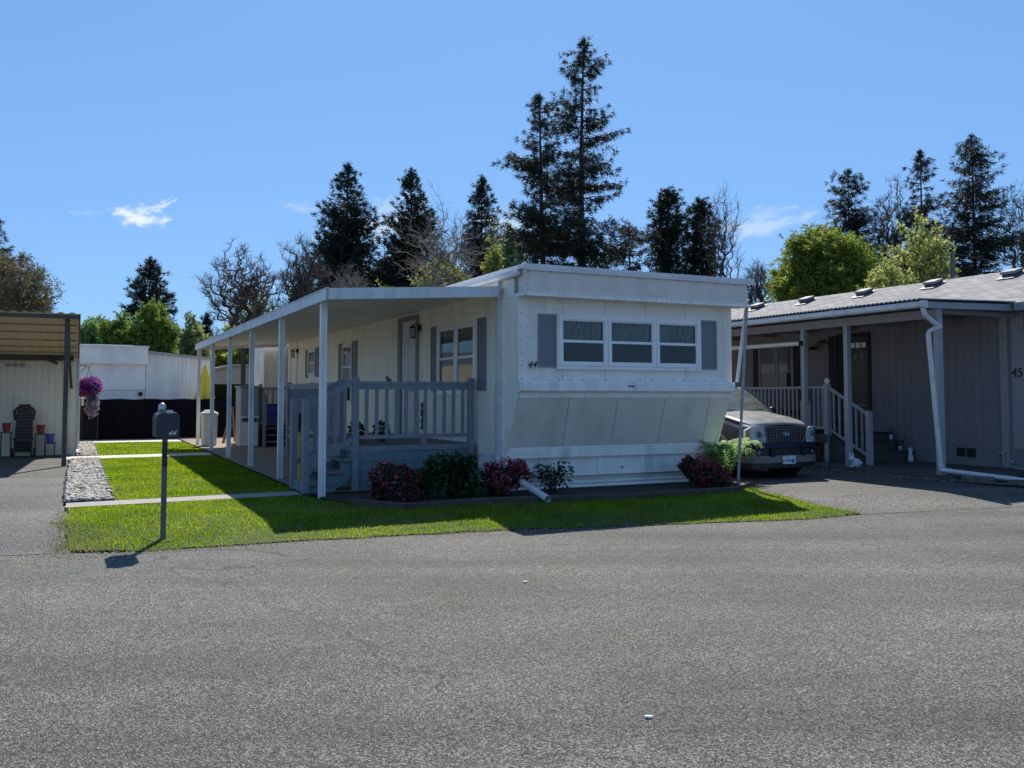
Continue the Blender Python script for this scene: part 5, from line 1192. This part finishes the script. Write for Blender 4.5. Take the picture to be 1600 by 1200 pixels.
for s in (-1, 1):
    m = MB(); m.prism([(s*.33, .44), (s*.44, .44), (s*.42, .60), (s*.36, .60)], 'y', -.075, -.03); vb(m, 'bumper_upright', 'clad' if False else 'navy')
    m = MB(); m.lathe([(.035, 0), (.038, .015), (.02, .02)], (0, 0, 0), 14); m.v = [(s*.66+v[0], -.01-v[2], .52+v[1]) for v in m.v]; vb(m, 'fog_light', 'chrome')
text('XLT', .045, 'bumper_badge', 'chrome', V, (cx_, -.082, .655), '-y', shear=.2, depth=.002)
m = MB(); m.box(-.16, .16, -.095, -.085, .30, .455); pt = vb(m, 'licence_plate', 'plate', bevel=.003)
text('219 MDW', .072, 'plate_number', 'plateblue', V, (cx_-.01, -.0965, .36), '-y', depth=.001, bold=.001); text('OREGON', .03, 'plate_state', 'plateblue', V, (cx_-.04, -.0965, .43), '-y', depth=.001)
m = MB(); m.prism([(.06, .32), (.12, .32), (.09, .43)], 'y', -.0965, -.0953); vb(m, 'plate_emblem', 'platetree')
# wheels, arches
for y in (.92, 3.78):
    for s in (-1, 1):
        m = MB(); prof = [(.20, .0), (.34, .0), (.375, .04), (.375, .18), (.34, .22), (.20, .22)]
        m.lathe(prof, (0, 0, 0), 28); m.v = [(s*(.71+v[2]), y+v[0], .375+v[1]) for v in m.v]; w = vb(m, 'wheel', 'tyre', smooth=False)
        m = MB(); m.lathe([(.235, 0), (.225, .03), (.06, .0), (.05, .02)], (0, 0, 0), 20)
        for k in range(5): a = k*1.2566; m.bar((.05*math.cos(a), .05*math.sin(a), .02), (.22*math.cos(a), .22*math.sin(a), .02), .05, .02)
        m.v = [(s*(.895+v[2]), y+v[0], .375+v[1]) for v in m.v]; vb(m, 'rim', 'rim', w)
        m = MB(); pts = [(s*.925, y+.46*math.cos(k*math.pi/12), .40+.46*math.sin(k*math.pi/12)) for k in range(13)]; m.tube(pts, .035, 6); vb(m, 'wheel_arch', 'clad')
        m = MB(); m.lathe([(.44, 0), (.44, .3)], (0, 0, 0), 20); m.v = [(s*(.635+v[2]), y+v[0], .40+v[1]) for v in m.v]; vb(m, 'wheel_well', 'black')
for s in (-1, 1): m = MB(); m.box(s*.93-.02, s*.93+.02, 1.42, 3.3, .36, .56); vb(m, 'side_cladding', 'clad', bevel=.01)
# distant copy in the far carport
v2 = copy_tree(V); v2.location = W(1.0, 43.2, 0); v2.rotation_euler = (0, 0, TH+R(15)); v2['label'] = 'dark vehicle parked in the distant carport of the brown-roofed home'; v2['category'] = 'car'

# ------------------------------------------------------------------ beds, bushes, fern
Tm = MB()
pts = [(-2.68, -.30), (-2.12, -1.24), (-.93, -1.09), (1.56, -1.53), (3.5, -1.41), (4.46, -.74)]
for i in range(len(pts)-1): Tm.bar((*pts[i], .03), (*pts[i+1], .03), .09, .13)
tag(Tm.build('bed_edging', 'timber', bevel=.01), 'dark timber edging of the flower bed in front of home 44', 'edging')
def bush(name, lab, x, y, r, n, leafm, flower=None, nf=0, sc=(1, 1, .8), leaf=.07, seed=1, cat='bush', group=None, z0=.03, twig=True):
    t = thing(name, lab, cat, x, y, z0, group)
    g = random.Random(seed); lob = [(0, 0, .75, .62)]
    for i in range(6): a = i*1.05+g.uniform(-.4, .4); q = g.uniform(.35, .62); lob.append((q*1.15*math.cos(a), q*1.15*math.sin(a), g.uniform(.25, 1.05), g.uniform(.26, .5)))
    org = ORG[t.name]; VV = []; FV = {}
    def ball(k, cx, cy, cz, rr, leafs, sh, sd):
        h = np.random.default_rng(sd); d = h.normal(size=(k, 3)); d /= np.linalg.norm(d, axis=1)[:, None]
        c = d*(rr*(sh+(1-sh)*h.random(k)**.7)*(1+.2*h.normal(size=k)*.6))[:, None]+np.array([cx, cy, cz]); c[:, 2] = np.maximum(c[:, 2], z0+.01)
        u = .5*h.normal(size=(k, 3))+.6*d; u /= np.linalg.norm(u, axis=1)[:, None]; w = np.cross(u, h.normal(size=(k, 3))); w /= np.linalg.norm(w, axis=1)[:, None]
        s_ = leafs*h.uniform(.6, 1.3, k)[:, None]
        return np.stack([c, c+u*s_*.5+w*s_*.3, c+u*s_, c+u*s_*.5-w*s_*.3], 1).reshape(-1, 3)
    for i, (lx, ly, lz, lr) in enumerate(lob): VV.append(ball(n//5, x+lx*r*sc[0], y+ly*r*sc[1], z0+lz*r*sc[2]*1.2, lr*r, leaf, .3, seed*7+i))
    A = np.concatenate(VV)-np.array(org); npmesh('foliage', A, np.arange(len(A)), 4, leafm, t)
    m = MB()
    for i in range(22): a = g.uniform(0, 6.28); q = g.uniform(.3, 1.0)*r; m.tube([(x, y, z0-.02), (x+q*.4*math.cos(a), y+q*.4*math.sin(a), z0+r*.5), (x+q*math.cos(a), y+q*math.sin(a), z0+r*sc[2]*g.uniform(1.0, 1.7))], [.010, .006, .003], 4)
    m.build('stems', 'bark', t)
    if flower:
        for j, f in enumerate(flower):
            P = [ball(int(nf/4*g.uniform(.2, 1.5)), x+lx*r*sc[0], y+ly*r*sc[1], z0+lz*r*sc[2]*1.2, lr*r*1.05, leaf*.8, .75, seed*13+j*20+i) for i, (lx, ly, lz, lr) in enumerate(lob)]
            A = np.concatenate(P)-np.array(org); npmesh('blossoms', A, np.arange(len(A)), 4, f, t)
    return t
bush('azalea', 'pink azalea bush at the left end of the shaded bed', -2.05, -.30, .40, 1700, 'azl', ['crimson', 'pink'], 270, seed=21, sc=(1.2, 1, .80))
bush('rhododendron', 'round dark green rhododendron between two pink azaleas', -1.02, -.32, .46, 2600, 'rhodo', None, 0, seed=22, leaf=.095, sc=(1.05, 1, .85))
bush('azalea', 'pink azalea bush beside the white corner downspout', -.22, -.38, .40, 1600, 'azl', ['crimson', 'pink'], 380, seed=23, sc=(1.15, 1, .85))
bush('azalea', 'red pink azalea at the right end of the bed beside the fern', 3.50, -.62, .42, 1500, 'azl', ['crimson', 'crimson'], 380, seed=24, sc=(1.2, .9, .70))
bush('small_shrub', 'sparse thin shrub beside the drain pipe in the bed', .62, -.45, .33, 260, 'rhodo', None, 0, seed=25, leaf=.07, sc=(1, 1, 1.0))
bush('small_shrub', 'low green plant filling the gap left of the rhododendron', -1.52, -.30, .24, 500, 'rhodo', None, 0, seed=26, leaf=.06)
def fern(x, y, n, Lh, seed, lab):
    t = thing('fern', lab, 'fern', x, y, 0)
    g = random.Random(seed); V_ = []; st = MB()
    for i in range(n):
        a = 6.283*i/n+g.uniform(-.2, .2); l = Lh*g.uniform(.75, 1.1); P = []
        for k in range(17):
            s = k/16; r = l*.52*s; z = l*(1.12*s-.62*s**2.8)+.05; P.append(Vector((x+r*math.cos(a), y+r*math.sin(a), z)))
        st.tube(P[::4], .005, 4)
        side = Vector((-math.sin(a), math.cos(a), 0))
        for k in range(2, 17):
            s = k/16; w = .15*math.sin(math.pi*min(1, s*.86+.12))+.015; d = (P[k]-P[k-1]).normalized()
            for sg in (-1, 1):
                b = P[k]; tip = b+side*sg*w+d*.05+Vector((0, 0, -.04*g.random())); V_ += [b-d*.022, b+side*sg*w*.5+d*.04, tip, b+side*sg*w*.5-d*.012]
    org = ORG[t.name]; A = np.array([tuple(v) for v in V_])-np.array(org)
    npmesh('fronds', A, np.arange(len(A)), 4, 'fern', t); st.build('stalks', 'fern', t)
fern(4.38, -.10, 40, 1.22, 2, 'sunlit green fern between home 44 and the parked SUV')
# specks on the road
def speck(X, Y, s, m_, lab, seed, cat='litter'):
    g = random.Random(seed); z = float(hgt(X, Y))+.006; n = 7
    pts = [(X+s*g.uniform(.6, 1.3)*math.cos(k*6.283/n), Y+.6*s*g.uniform(.6, 1.2)*math.sin(k*6.283/n)) for k in range(n)]
    me = bpy.data.meshes.new('paper_scrap'); me.from_pydata([(p[0], p[1], z) for p in pts]+[(p[0], p[1], z+.008) for p in pts], [], [tuple(range(n, 2*n))]+[(i, (i+1) % n, (i+1) % n+n, i+n) for i in range(n)]); me.materials.append(M[m_])
    o = bpy.data.objects.new('paper_scrap', me); COL.objects.link(o); tag(o, lab, cat)
speck(.12, 8.25, .028, 'pvc', 'tiny white paper scrap on the road, farther of the two', 1); speck(.72, 4.82, .022, 'pvc', 'tiny white paper scrap on the road, nearer of the two', 2)

# ------------------------------------------------------------------ trees
def seg_mesh(name, segs, m_, parent, sides=5):
    S = np.array(segs, dtype=float)   # p0 p1 r0 r1
    p0, p1, r0, r1 = S[:, :3], S[:, 3:6], S[:, 6], S[:, 7]
    d = p1-p0; d /= np.maximum(np.linalg.norm(d, axis=1)[:, None], 1e-6)
    a = np.cross(d, np.where(np.abs(d[:, 2:3]) > .9, np.array([[1., 0, 0]]), np.array([[0, 0, 1.]]))); a /= np.linalg.norm(a, axis=1)[:, None]; b = np.cross(d, a)
    n = len(S); V_ = np.zeros((n, 2, sides, 3))
    for k in range(sides):
        t = 2*math.pi*k/sides; o = a*math.cos(t)+b*math.sin(t); V_[:, 0, k] = p0+o*r0[:, None]; V_[:, 1, k] = p1+o*r1[:, None]
    base = (np.arange(n)*2*sides)[:, None]; F_ = []
    for k in range(sides): k2 = (k+1) % sides; F_.append(base+np.array([[k, k2, sides+k2, sides+k]]))
    return npmesh(name, V_.reshape(-1, 3), np.stack(F_, 1).ravel(), 4, m_, parent)
def cards(name, C, D, L_, W_, m_, parent, g, k=5, spread=.7):
    n = len(C); C = np.repeat(C, k, 0); D = np.repeat(D, k, 0); L_ = np.repeat(L_, k)*g.uniform(.6, 1.25, n*k); W_ = np.repeat(W_, k)
    u = D+g.normal(0, spread, D.shape); u /= np.linalg.norm(u, axis=1)[:, None]
    w = np.cross(u, g.normal(size=u.shape)); w /= np.linalg.norm(w, axis=1)[:, None]
    c = C+g.normal(0, 1, C.shape)*L_[:, None]*.25
    V_ = np.stack([c-w*W_[:, None]*.5, c+w*W_[:, None]*.5, c+u*L_[:, None]], 1).reshape(-1, 3)
    return npmesh(name, V_, np.arange(len(V_)), 3, m_, parent)
def conifer(lab, px, pytop, Y, hw, style, seed, lean=0, m_='fir', name='conifer', group=None, base_frac=.12, pw=.8, asym=0., ref=430):
    X = (px-800)/1400*Y; h = 1.6+(618-pytop)/1400*Y; Rm = hw/1400*Y*{'fir': 1.42, 'spruce': 1.32, 'sequoia': 1.30, 'column': 1.12}[style]; zr = 1.6+(618-ref)/1400*Y
    t = thing(name, lab, 'tree', X, Y, 0, group, world=True); g = np.random.default_rng(seed); r = random.Random(seed)
    segs = []; C = []; D = []; Ls = []; n = 14; tr = h*.011+.05
    def axis(z): f = z/h; return np.array([lean*math.sin(f*3+seed)*.5, .0, z])
    for i in range(n): z0, z1 = h*i/n, h*(i+1)/n; segs.append([*axis(z0), *axis(z1), tr*(1-i/n)+.02, tr*(1-(i+1)/n)+.02])
    gap, nb, cs = {'fir': (.34, 6, .38), 'spruce': (.30, 9, .38), 'sequoia': (.25, 11, .38), 'column': (.25, 10, .36)}[style]
    gap *= Y/55; cs *= (Y/55)**.8
    z = h*base_frac
    ph = r.uniform(0, 6)
    while z < h*.99:
        f = min(1.12, (h-z)/(h-zr)); Rz = Rm*(f**pw)*min(1, f/.14)**.55
        if style == 'fir': Rz *= .74+.26*math.sin(z*1.9+seed)
        elif style == 'spruce': Rz *= .86+.14*math.sin(z*2.3+seed)
        elif style == 'sequoia': Rz *= .93+.07*math.sin(z*1.5+seed)
        else: Rz = Rm*(min(1, f*1.9)**.75)*(.94+.06*math.sin(z*2+seed))
        nbz = max(3, int(nb*min(1, .30+.9*(Rz/Rm)))); csz = cs*(.62+.38*min(1, Rz/Rm*1.6))
        for b in range(nbz):
            a = r.uniform(0, 6.283); lk_ = .45 if style in ('sequoia', 'column') else 1.; lump = 1+lk_*(.16*math.sin(3*a+z*.8+ph)+.1*math.sin(5*a-z*1.3))
            l = Rz*(r.uniform(.4, 1.12) if style == 'fir' else (r.uniform(.6, 1.05) if style == 'spruce' else r.uniform(.72, 1.0)))*lump
            if style == 'fir' and r.random() < .10: l *= 1.25
            l = max(l, .05*Y/50)
            ff = min(1, f)
            rise = {'fir': .30-.42*ff, 'spruce': .25-.38*ff, 'sequoia': .35-.25*ff, 'column': 1.0}[style]
            o = axis(z); k = max(2, int(l/(cs*.85))); prev = o
            for j in range(1, k+1):
                s = j/k; p = o+np.array([math.cos(a)*l*s, math.sin(a)*l*s, l*(rise*s+(.16*s**3 if style != 'column' else 0))]); p += g.normal(0, .04, 3)*Y/50
                segs.append([*prev, *p, .028*(1-s*.8)*Y/50+.006, .028*(1-s)*Y/50+.005]); prev = p
                if s > .15:
                    q = 1 if style != 'fir' else 2
                    for _ in range(q):
                        off = np.array([-math.sin(a), math.cos(a), 0])*g.normal(0, .16*l*(1.1-s*.6)) if style in ('fir', 'spruce') else g.normal(0, .10, 3)*Y/55
                        C.append(p+off+np.array([0, 0, -abs(g.normal(0, .12))])*Y/55)
                        dd = np.array([math.cos(a), math.sin(a), (-.35 if style in ('fir', 'spruce') else .35)]); D.append(dd/np.linalg.norm(dd)); Ls.append(csz*(1.15-s*.35))
        z += gap*r.uniform(.7, 1.3)*(1 if f > .25 else .6)
    tip = axis(h*.985)
    for q in range(8): C.append(tip+np.array([0, 0, -q*h*.010])); D.append(np.array([0, 0, 1.])); Ls.append(cs*.6)
    C = np.array(C); D = np.array(D); Ls = np.array(Ls)
    seg_mesh('trunk', segs, 'bark', t, 4)
    cards('crown', C, D, Ls, Ls*(.15 if style in ('fir', 'spruce') else .20), m_, t, g, k={'fir': 17, 'spruce': 19, 'sequoia': 19, 'column': 18}[style], spread=.6)
    return t
def crown_tree(lab, px, pytop, pybot, Y, hw, seed, n=700, leafm=None, lk=4, ll=.25, lw=.16, name='tree', barkm='bark', hz=1.0, twigs=3, tl=.55, thick=1.0, shell=.45, drop=0., lumps=.18, cat='tree', leafp=1.0):
    """limbs grown from the trunk towards points spread through an uneven crown"""
    X = (px-800)/1400*Y; H = lambda py: 1.6+(618-py)/1400*Y
    t = thing(name, lab, cat, X, Y, 0, None, world=True); g = np.random.default_rng(seed)
    zt, zb = H(pytop), max(.8, H(pybot)); c = (zt+zb)/2; hh = (zt-zb)/2; Rm = hw/1400*Y
    d = g.normal(size=(n, 3)); d /= np.linalg.norm(d, axis=1)[:, None]
    rr = (shell+(1-shell)*g.random(n))*(1-lumps+lumps*np.sin(d[:, 0]*4+seed)*np.cos(d[:, 1]*3+d[:, 2]*5+seed)+lumps*.6*np.sin(d[:, 2]*9+d[:, 0]*7))
    inner = g.random(n) < .3; rr = np.where(inner, rr*g.random(n), rr)
    P = d*rr[:, None]*np.array([Rm, Rm, hh])+np.array([0, 0, c])
    base = np.array([0, 0, max(.6, zb-hh*.05)])
    o = np.argsort(np.linalg.norm((P-base)*np.array([1, 1, .8]), axis=1)); P = P[o]
    nodes = [np.array([0, 0, -.1]), base*np.array([1, 1, .5]), base]; par = [-1, 0, 1]
    wt = np.array([hz, hz, 1.])
    arr = np.zeros((3+2*n, 3)); arr[:3] = nodes; cnt = 3; par = list(par)
    for p in P:
        dd = np.linalg.norm((arr[1:cnt]-p)*wt, axis=1)
        up = np.maximum(0, arr[1:cnt, 2]-p[2]); j = int(np.argmin(dd+up*.8))+1
        m_ = (arr[j]+p)/2+g.normal(0, .075, 3)*np.linalg.norm(p-arr[j]); arr[cnt] = m_; par.append(j); cnt += 1; arr[cnt] = p; par.append(cnt-1); cnt += 1
    w = np.ones(cnt)
    for i in range(cnt-1, 0, -1): w[par[i]] += w[i]
    rmin = .011*Y/50*thick; rad = np.minimum(rmin*np.sqrt(w)*.62+rmin*.3, zt*.013)
    segs = [[*arr[par[i]], *arr[i], min(rad[par[i]], rad[i]*1.7), rad[i]] for i in range(1, cnt)]
    ch = np.zeros(cnt, int)
    for i in range(1, cnt): ch[par[i]] += 1
    C = []; D = []
    cen = np.array([0, 0, zb])
    for i in range(4, cnt):
        if w[i] > 12: continue
        out = arr[i]-cen; out /= np.linalg.norm(out)+1e-6
        for k in range(twigs):
            v = out*.8+g.normal(0, .6, 3); v[2] -= drop; v /= np.linalg.norm(v); q = arr[i]+v*tl*g.uniform(.4, 1.1)*Y/50
            mid = (arr[i]+q)/2+g.normal(0, .05, 3)*Y/50; segs.append([*arr[i], *mid, rmin*.75, rmin*.6]); segs.append([*mid, *q, rmin*.6, rmin*.35])
            if g.random() < leafp: C.append(q); D.append(v); C.append(mid); D.append(v)
    seg_mesh('trunk', segs, barkm, t, 4)
    if leafm:
        C = np.array(C); D = np.array(D); D[:, 2] -= drop; Ls = np.full(len(C), ll*Y/45); cards('crown', C, D, Ls, Ls*lw/ll, leafm, t, g, k=lk, spread=.8)
    return t
conifer('tallest dark fir standing right behind home 44, ragged and open', 917, 44, 46, 84, 'fir', 3, lean=.5, pw=.52, base_frac=.17, name='fir_tree')
conifer('second tall open fir, just left of the tallest fir', 849, 136, 44, 64, 'fir', 8, lean=.3, pw=.5, base_frac=.2, name='fir_tree')
conifer('low dark fir filling the gap right of the tallest fir', 985, 345, 52, 56, 'fir', 12, pw=.5, base_frac=.1, name='fir_tree')
conifer('dark redwood, the largest of the three behind the patio cover', 540, 248, 66, 58, 'sequoia', 5, m_='seq', name='redwood_tree', pw=.82)
conifer('dark redwood in the middle of the three behind the patio cover', 641, 257, 66, 54, 'sequoia', 6, m_='seq', name='redwood_tree', pw=.84)
conifer('slim dark redwood between the middle redwood and the tall firs', 752, 268, 66, 38, 'sequoia', 9, m_='seq', name='redwood_tree', pw=.85)
conifer('dense dark columnar cedar right of the tall firs, the taller of two', 1047, 290, 60, 31, 'column', 11, m_='seq', name='cedar_tree')
conifer('dense dark columnar cedar right of the tall firs, the shorter of two', 1099, 308, 60, 25, 'column', 13, m_='seq', name='cedar_tree')
conifer('dark conifer behind the far white home on the left', 231, 402, 62, 42, 'sequoia', 14, m_='seq', name='conifer', pw=.62, ref=540)
conifer('dark conifer cut by the left edge of the photo', -12, 335, 60, 42, 'spruce', 15, name='fir_tree')
conifer('broad dark conifer rising behind the lime green willow', 1331, 258, 70, 56, 'spruce', 16, m_='dfir', name='fir_tree', pw=.62, ref=380)
conifer('grey green fir between the bare round tree and the big right-hand fir', 1446, 228, 66, 44, 'fir', 17, name='fir_tree', pw=.6, ref=400)
conifer('big dark fir near the right edge of the photo', 1528, 202, 60, 66, 'spruce', 18, name='fir_tree', pw=.52, ref=420)
conifer('small dark conifer behind the far end of the patio cover', 322, 490, 60, 16, 'sequoia', 19, m_='seq', name='conifer', ref=560)
conifer('small dark conifer under the bare oaks', 462, 445, 60, 16, 'sequoia', 20, m_='seq', name='conifer', ref=520)
# bare and leafing trees
crown_tree('wide bare oak with crooked limbs left of the redwoods', 380, 372, 545, 50, 78, 31, 800, name='oak_tree', thick=1.15, tl=.5, twigs=3)
crown_tree('smaller bare oak between the wide oak and the redwoods', 470, 352, 540, 52, 48, 35, 650, name='oak_tree', hz=1.3, tl=.5, twigs=3)
crown_tree('bare brown tree in front of the largest redwood', 545, 400, 540, 50, 48, 53, 500, name='oak_tree', barkm='barkl', tl=.5, twigs=3, thick=.8)
crown_tree('pale bare crooked tree in front of the middle redwood', 690, 300, 500, 40, 100, 33, 420, name='bare_tree', barkm='barkl', tl=.7, twigs=3, thick=.9, lumps=.25)
crown_tree('slender bare birch-like tree right of the cedars', 1132, 258, 500, 50, 42, 34, 330, name='bare_tree', hz=2.4, tl=.7, twigs=2, thick=.75)
crown_tree('small bare tree just right of home 44 roof', 1186, 396, 520, 60, 36, 36, 420, name='bare_tree', hz=1.8, tl=.5, twigs=3, thick=.9)
crown_tree('round bare tree behind the willow and budding tree', 1404, 270, 470, 68, 58, 37, 650, name='bare_tree', hz=1.5, tl=.5, twigs=3, thick=.9)
crown_tree('bare tree cut by the right edge of the photo', 1606, 258, 500, 58, 46, 38, 450, name='bare_tree', hz=1.4, tl=.6, twigs=3, thick=.9)
crown_tree('pale budding tree glimpsed between slim redwood and firs', 797, 335, 500, 62, 30, 39, 260, 'paleg', 2, .16, .12, name='budding_tree', hz=1.5, thick=.7)
crown_tree('lime green willow behind the shingle roof', 1296, 352, 560, 50, 84, 41, 850, 'lime', 6, .26, .09, name='willow_tree', shell=.6, twigs=5, tl=.75, drop=.5, lumps=.1, thick=.8)
crown_tree('yellow green budding maple right of the willow', 1446, 322, 520, 46, 58, 42, 380, 'bud', 2, .20, .15, name='maple_tree', hz=1.5, twigs=3, tl=.5, thick=.9, leafp=.5)
crown_tree('yellow green leafy tree overlapping the right side of the willow', 1392, 398, 540, 44, 40, 43, 260, 'bud', 2, .20, .15, name='maple_tree', twigs=3, tl=.45, thick=.8, leafp=.6)
crown_tree('olive brown budding tree above the left carport roof', 10, 385, 560, 46, 82, 44, 1000, 'olive', 2, .14, .06, name='budding_tree', twigs=4, tl=.55, shell=.5, lumps=.12, thick=.6)
crown_tree('yellow green shrub tree behind the middle redwood base', 692, 402, 500, 44, 44, 45, 380, 'ivy', 5, .15, .11, name='leafy_tree', twigs=3, tl=.4)
crown_tree('yellow leafy tree beside the slim redwood', 771, 350, 520, 56, 14, 52, 140, 'ivy', 3, .16, .12, name='leafy_tree', twigs=3, tl=.4, leafp=.7)
crown_tree('mint green small tree left of the dark conifer', 147, 490, 600, 56, 30, 46, 300, 'mint', 3, .20, .13, name='leafy_tree', twigs=3, tl=.4)
crown_tree('bright green bushy tree in front of the dark conifer', 240, 466, 600, 50, 36, 47, 480, 'bushg', 4, .20, .13, name='leafy_tree', twigs=3, tl=.4)
crown_tree('bright green low tree left of the bushy tree', 190, 492, 600, 50, 34, 48, 400, 'bushg', 4, .20, .13, name='leafy_tree', twigs=3, tl=.4)
crown_tree('pale green thin tree right of the dark conifer', 300, 498, 600, 54, 28, 49, 260, 'paleg', 3, .18, .12, name='leafy_tree', twigs=3, tl=.4)
crown_tree('yellow green tree seen under the patio cover', 385, 520, 610, 60, 66, 50, 600, 'ivy', 5, .24, .18, name='leafy_tree', twigs=3, tl=.5)
crown_tree('thin pale green tree glimpsed behind the wide bare oak', 400, 445, 600, 62, 50, 51, 260, 'paleg', 2, .18, .12, name='leafy_tree', twigs=3, tl=.5, leafp=.7)
crown_tree('thin yellow green tree low behind the redwoods', 600, 425, 600, 60, 70, 54, 260, 'ivy', 2, .18, .12, name='leafy_tree', twigs=2, tl=.5, leafp=.5)
# utility pole with wire
t = thing('utility_pole', 'weathered utility pole standing behind the shingle roof', 'utility pole', (1493-800)/1400*42, 42, 0, world=True)
def wmesh(m, name, mm, parent):
    me = bpy.data.meshes.new(name); me.from_pydata(m.v, [], m.f); me.materials.append(M[mm]); o = bpy.data.objects.new(name, me); COL.objects.link(o); o.parent = parent; return o
m = MB(); m.tube([(0, 0, 0), (0, 0, 8.35)], [.14, .10], 10); wmesh(m, 'pole', 'galv', t)
m = MB(); m.tube([(0, 0, 8.3), (6, 4, 8.15), (14, 9, 8.5)], .02, 5); wmesh(m, 'wire', 'black', t)

# ------------------------------------------------------------------ camera
cam = bpy.data.cameras.new('camera'); co = bpy.data.objects.new('camera', cam); COL.objects.link(co)
cam.sensor_width = 36; cam.lens = 1400/1600*36; cam.clip_end = 3000; cam.clip_start = .05
PY = 618-1400*math.tan(R(3)); cam.shift_y = -(600-PY)/1600
co.location = (0, 0, 1.6); co.rotation_euler = (R(93), 0, 0)
SC.camera = co
# ------------------------------------------------------------------ light
EL, AZ = R(51.5), .8      # sun beyond the homes; azimuth measured from +Y towards +X
sd = Vector((math.sin(R(AZ))*math.cos(EL), math.cos(R(AZ))*math.cos(EL), math.sin(EL)))
sun = bpy.data.lights.new('sun', 'SUN'); sun.energy = 4.9; sun.angle = R(.53); sun.color = (1, .95, .87)
so = bpy.data.objects.new('sun', sun); COL.objects.link(so); so.rotation_euler = (-sd).to_track_quat('-Z', 'Y').to_euler()
w = bpy.data.worlds.new('World'); SC.world = w; w.use_nodes = True; nt = w.node_tree; N = nt.nodes; K = nt.links
bg = N['Background']; sky = N.new('ShaderNodeTexSky'); sky.sky_type = 'NISHITA'; sky.sun_disc = False; sky.sun_elevation = EL; sky.sun_rotation = R(AZ)
sky.air_density = 1.0; sky.dust_density = .4; sky.ozone_density = 2.2; sky.altitude = 100
bg.inputs['Strength'].default_value = .10
GAM, TINT = .5, (.92, 1.54, 2.42)
# thin wisps of cloud, fixed in the sky by direction
tc = N.new('ShaderNodeTexCoord'); sx = N.new('ShaderNodeSeparateXYZ'); K.new(tc.outputs['Generated'], sx.inputs[0])
def blob(px, py, rx, ry, tilt=0.):
    """soft mask around a sky direction"""
    a = (px-800)/1400; e = (618-py)/1400
    dx = N.new('ShaderNodeMath'); dx.operation = 'DIVIDE'; K.new(sx.outputs[0], dx.inputs[0]); K.new(sx.outputs[1], dx.inputs[1])
    dz = N.new('ShaderNodeMath'); dz.operation = 'DIVIDE'; K.new(sx.outputs[2], dz.inputs[0]); K.new(sx.outputs[1], dz.inputs[1])
    cmb = N.new('ShaderNodeCombineXYZ'); K.new(dx.outputs[0], cmb.inputs[0]); K.new(dz.outputs[0], cmb.inputs[1])
    mp = N.new('ShaderNodeMapping'); mp.vector_type = 'TEXTURE'; mp.inputs['Location'].default_value = (a, e, 0); mp.inputs['Rotation'].default_value = (0, 0, tilt); mp.inputs['Scale'].default_value = (rx/1400, ry/1400, 1)
    K.new(cmb.outputs[0], mp.inputs['Vector'])
    n = N.new('ShaderNodeTexNoise'); n.inputs['Scale'].default_value = 1.6; n.inputs['Detail'].default_value = 7; n.inputs['Roughness'].default_value = .52; K.new(mp.outputs[0], n.inputs['Vector'])
    ln = N.new('ShaderNodeVectorMath'); ln.operation = 'LENGTH'; K.new(mp.outputs[0], ln.inputs[0])
    sb = N.new('ShaderNodeMath'); sb.operation = 'SUBTRACT'; sb.inputs[0].default_value = 1.0; K.new(ln.outputs['Value'], sb.inputs[1])
    ad = N.new('ShaderNodeMath'); ad.operation = 'MULTIPLY_ADD'; ad.inputs[1].default_value = 3.0; ad.inputs[2].default_value = -1.5; K.new(n.outputs[0], ad.inputs[0])
    s2 = N.new('ShaderNodeMath'); s2.operation = 'ADD'; K.new(sb.outputs[0], s2.inputs[0]); K.new(ad.outputs[0], s2.inputs[1])
    r = N.new('ShaderNodeMapRange'); r.interpolation_type = 'SMOOTHSTEP'; r.inputs['From Min'].default_value = .05; r.inputs['From Max'].default_value = 1.0; K.new(s2.outputs[0], r.inputs[0])
    gt = N.new('ShaderNodeMath'); gt.operation = 'GREATER_THAN'; K.new(sx.outputs[1], gt.inputs[0]); gt.inputs[1].default_value = 0.05
    mu = N.new('ShaderNodeMath'); mu.operation = 'MULTIPLY'; K.new(r.outputs[0], mu.inputs[0]); K.new(gt.outputs[0], mu.inputs[1])
    return mu.outputs[0]
tint = N.new('ShaderNodeMix'); tint.data_type = 'RGBA'; tint.blend_type = 'MULTIPLY'; tint.inputs['Factor'].default_value = 1; gm = N.new('ShaderNodeGamma'); gm.inputs['Gamma'].default_value = GAM; K.new(sky.outputs[0], gm.inputs['Color']); K.new(gm.outputs[0], tint.inputs['A']); tint.inputs['B'].default_value = (*TINT, 1)
prev = tint.outputs['Result']
for (args, st) in (((210, 336, 50, 23, -.05), .9), ((248, 318, 26, 9, .45), .55), ((125, 330, 34, 6, 0), .13), ((600, 345, 75, 42, .55), .45), ((1185, 350, 95, 30, .25), .38), ((790, 345, 70, 30, 0), .4), ((470, 322, 40, 14, 0), .18)):
    mx_ = N.new('ShaderNodeMix'); mx_.data_type = 'RGBA'; b_ = blob(*args); q = N.new('ShaderNodeMath'); q.operation = 'MULTIPLY'; q.inputs[1].default_value = st; K.new(b_, q.inputs[0])
    K.new(q.outputs[0], mx_.inputs['Factor']); K.new(prev, mx_.inputs['A']); mx_.inputs['B'].default_value = (6.6, 7.0, 7.4, 1); prev = mx_.outputs['Result']
K.new(prev, bg.inputs['Color'])
SC.view_settings.view_transform = 'Standard'; SC.view_settings.look = 'None'; SC.view_settings.exposure = 0.5; SC.view_settings.gamma = 1
SC.render.resolution_x = 1024; SC.render.resolution_y = 768
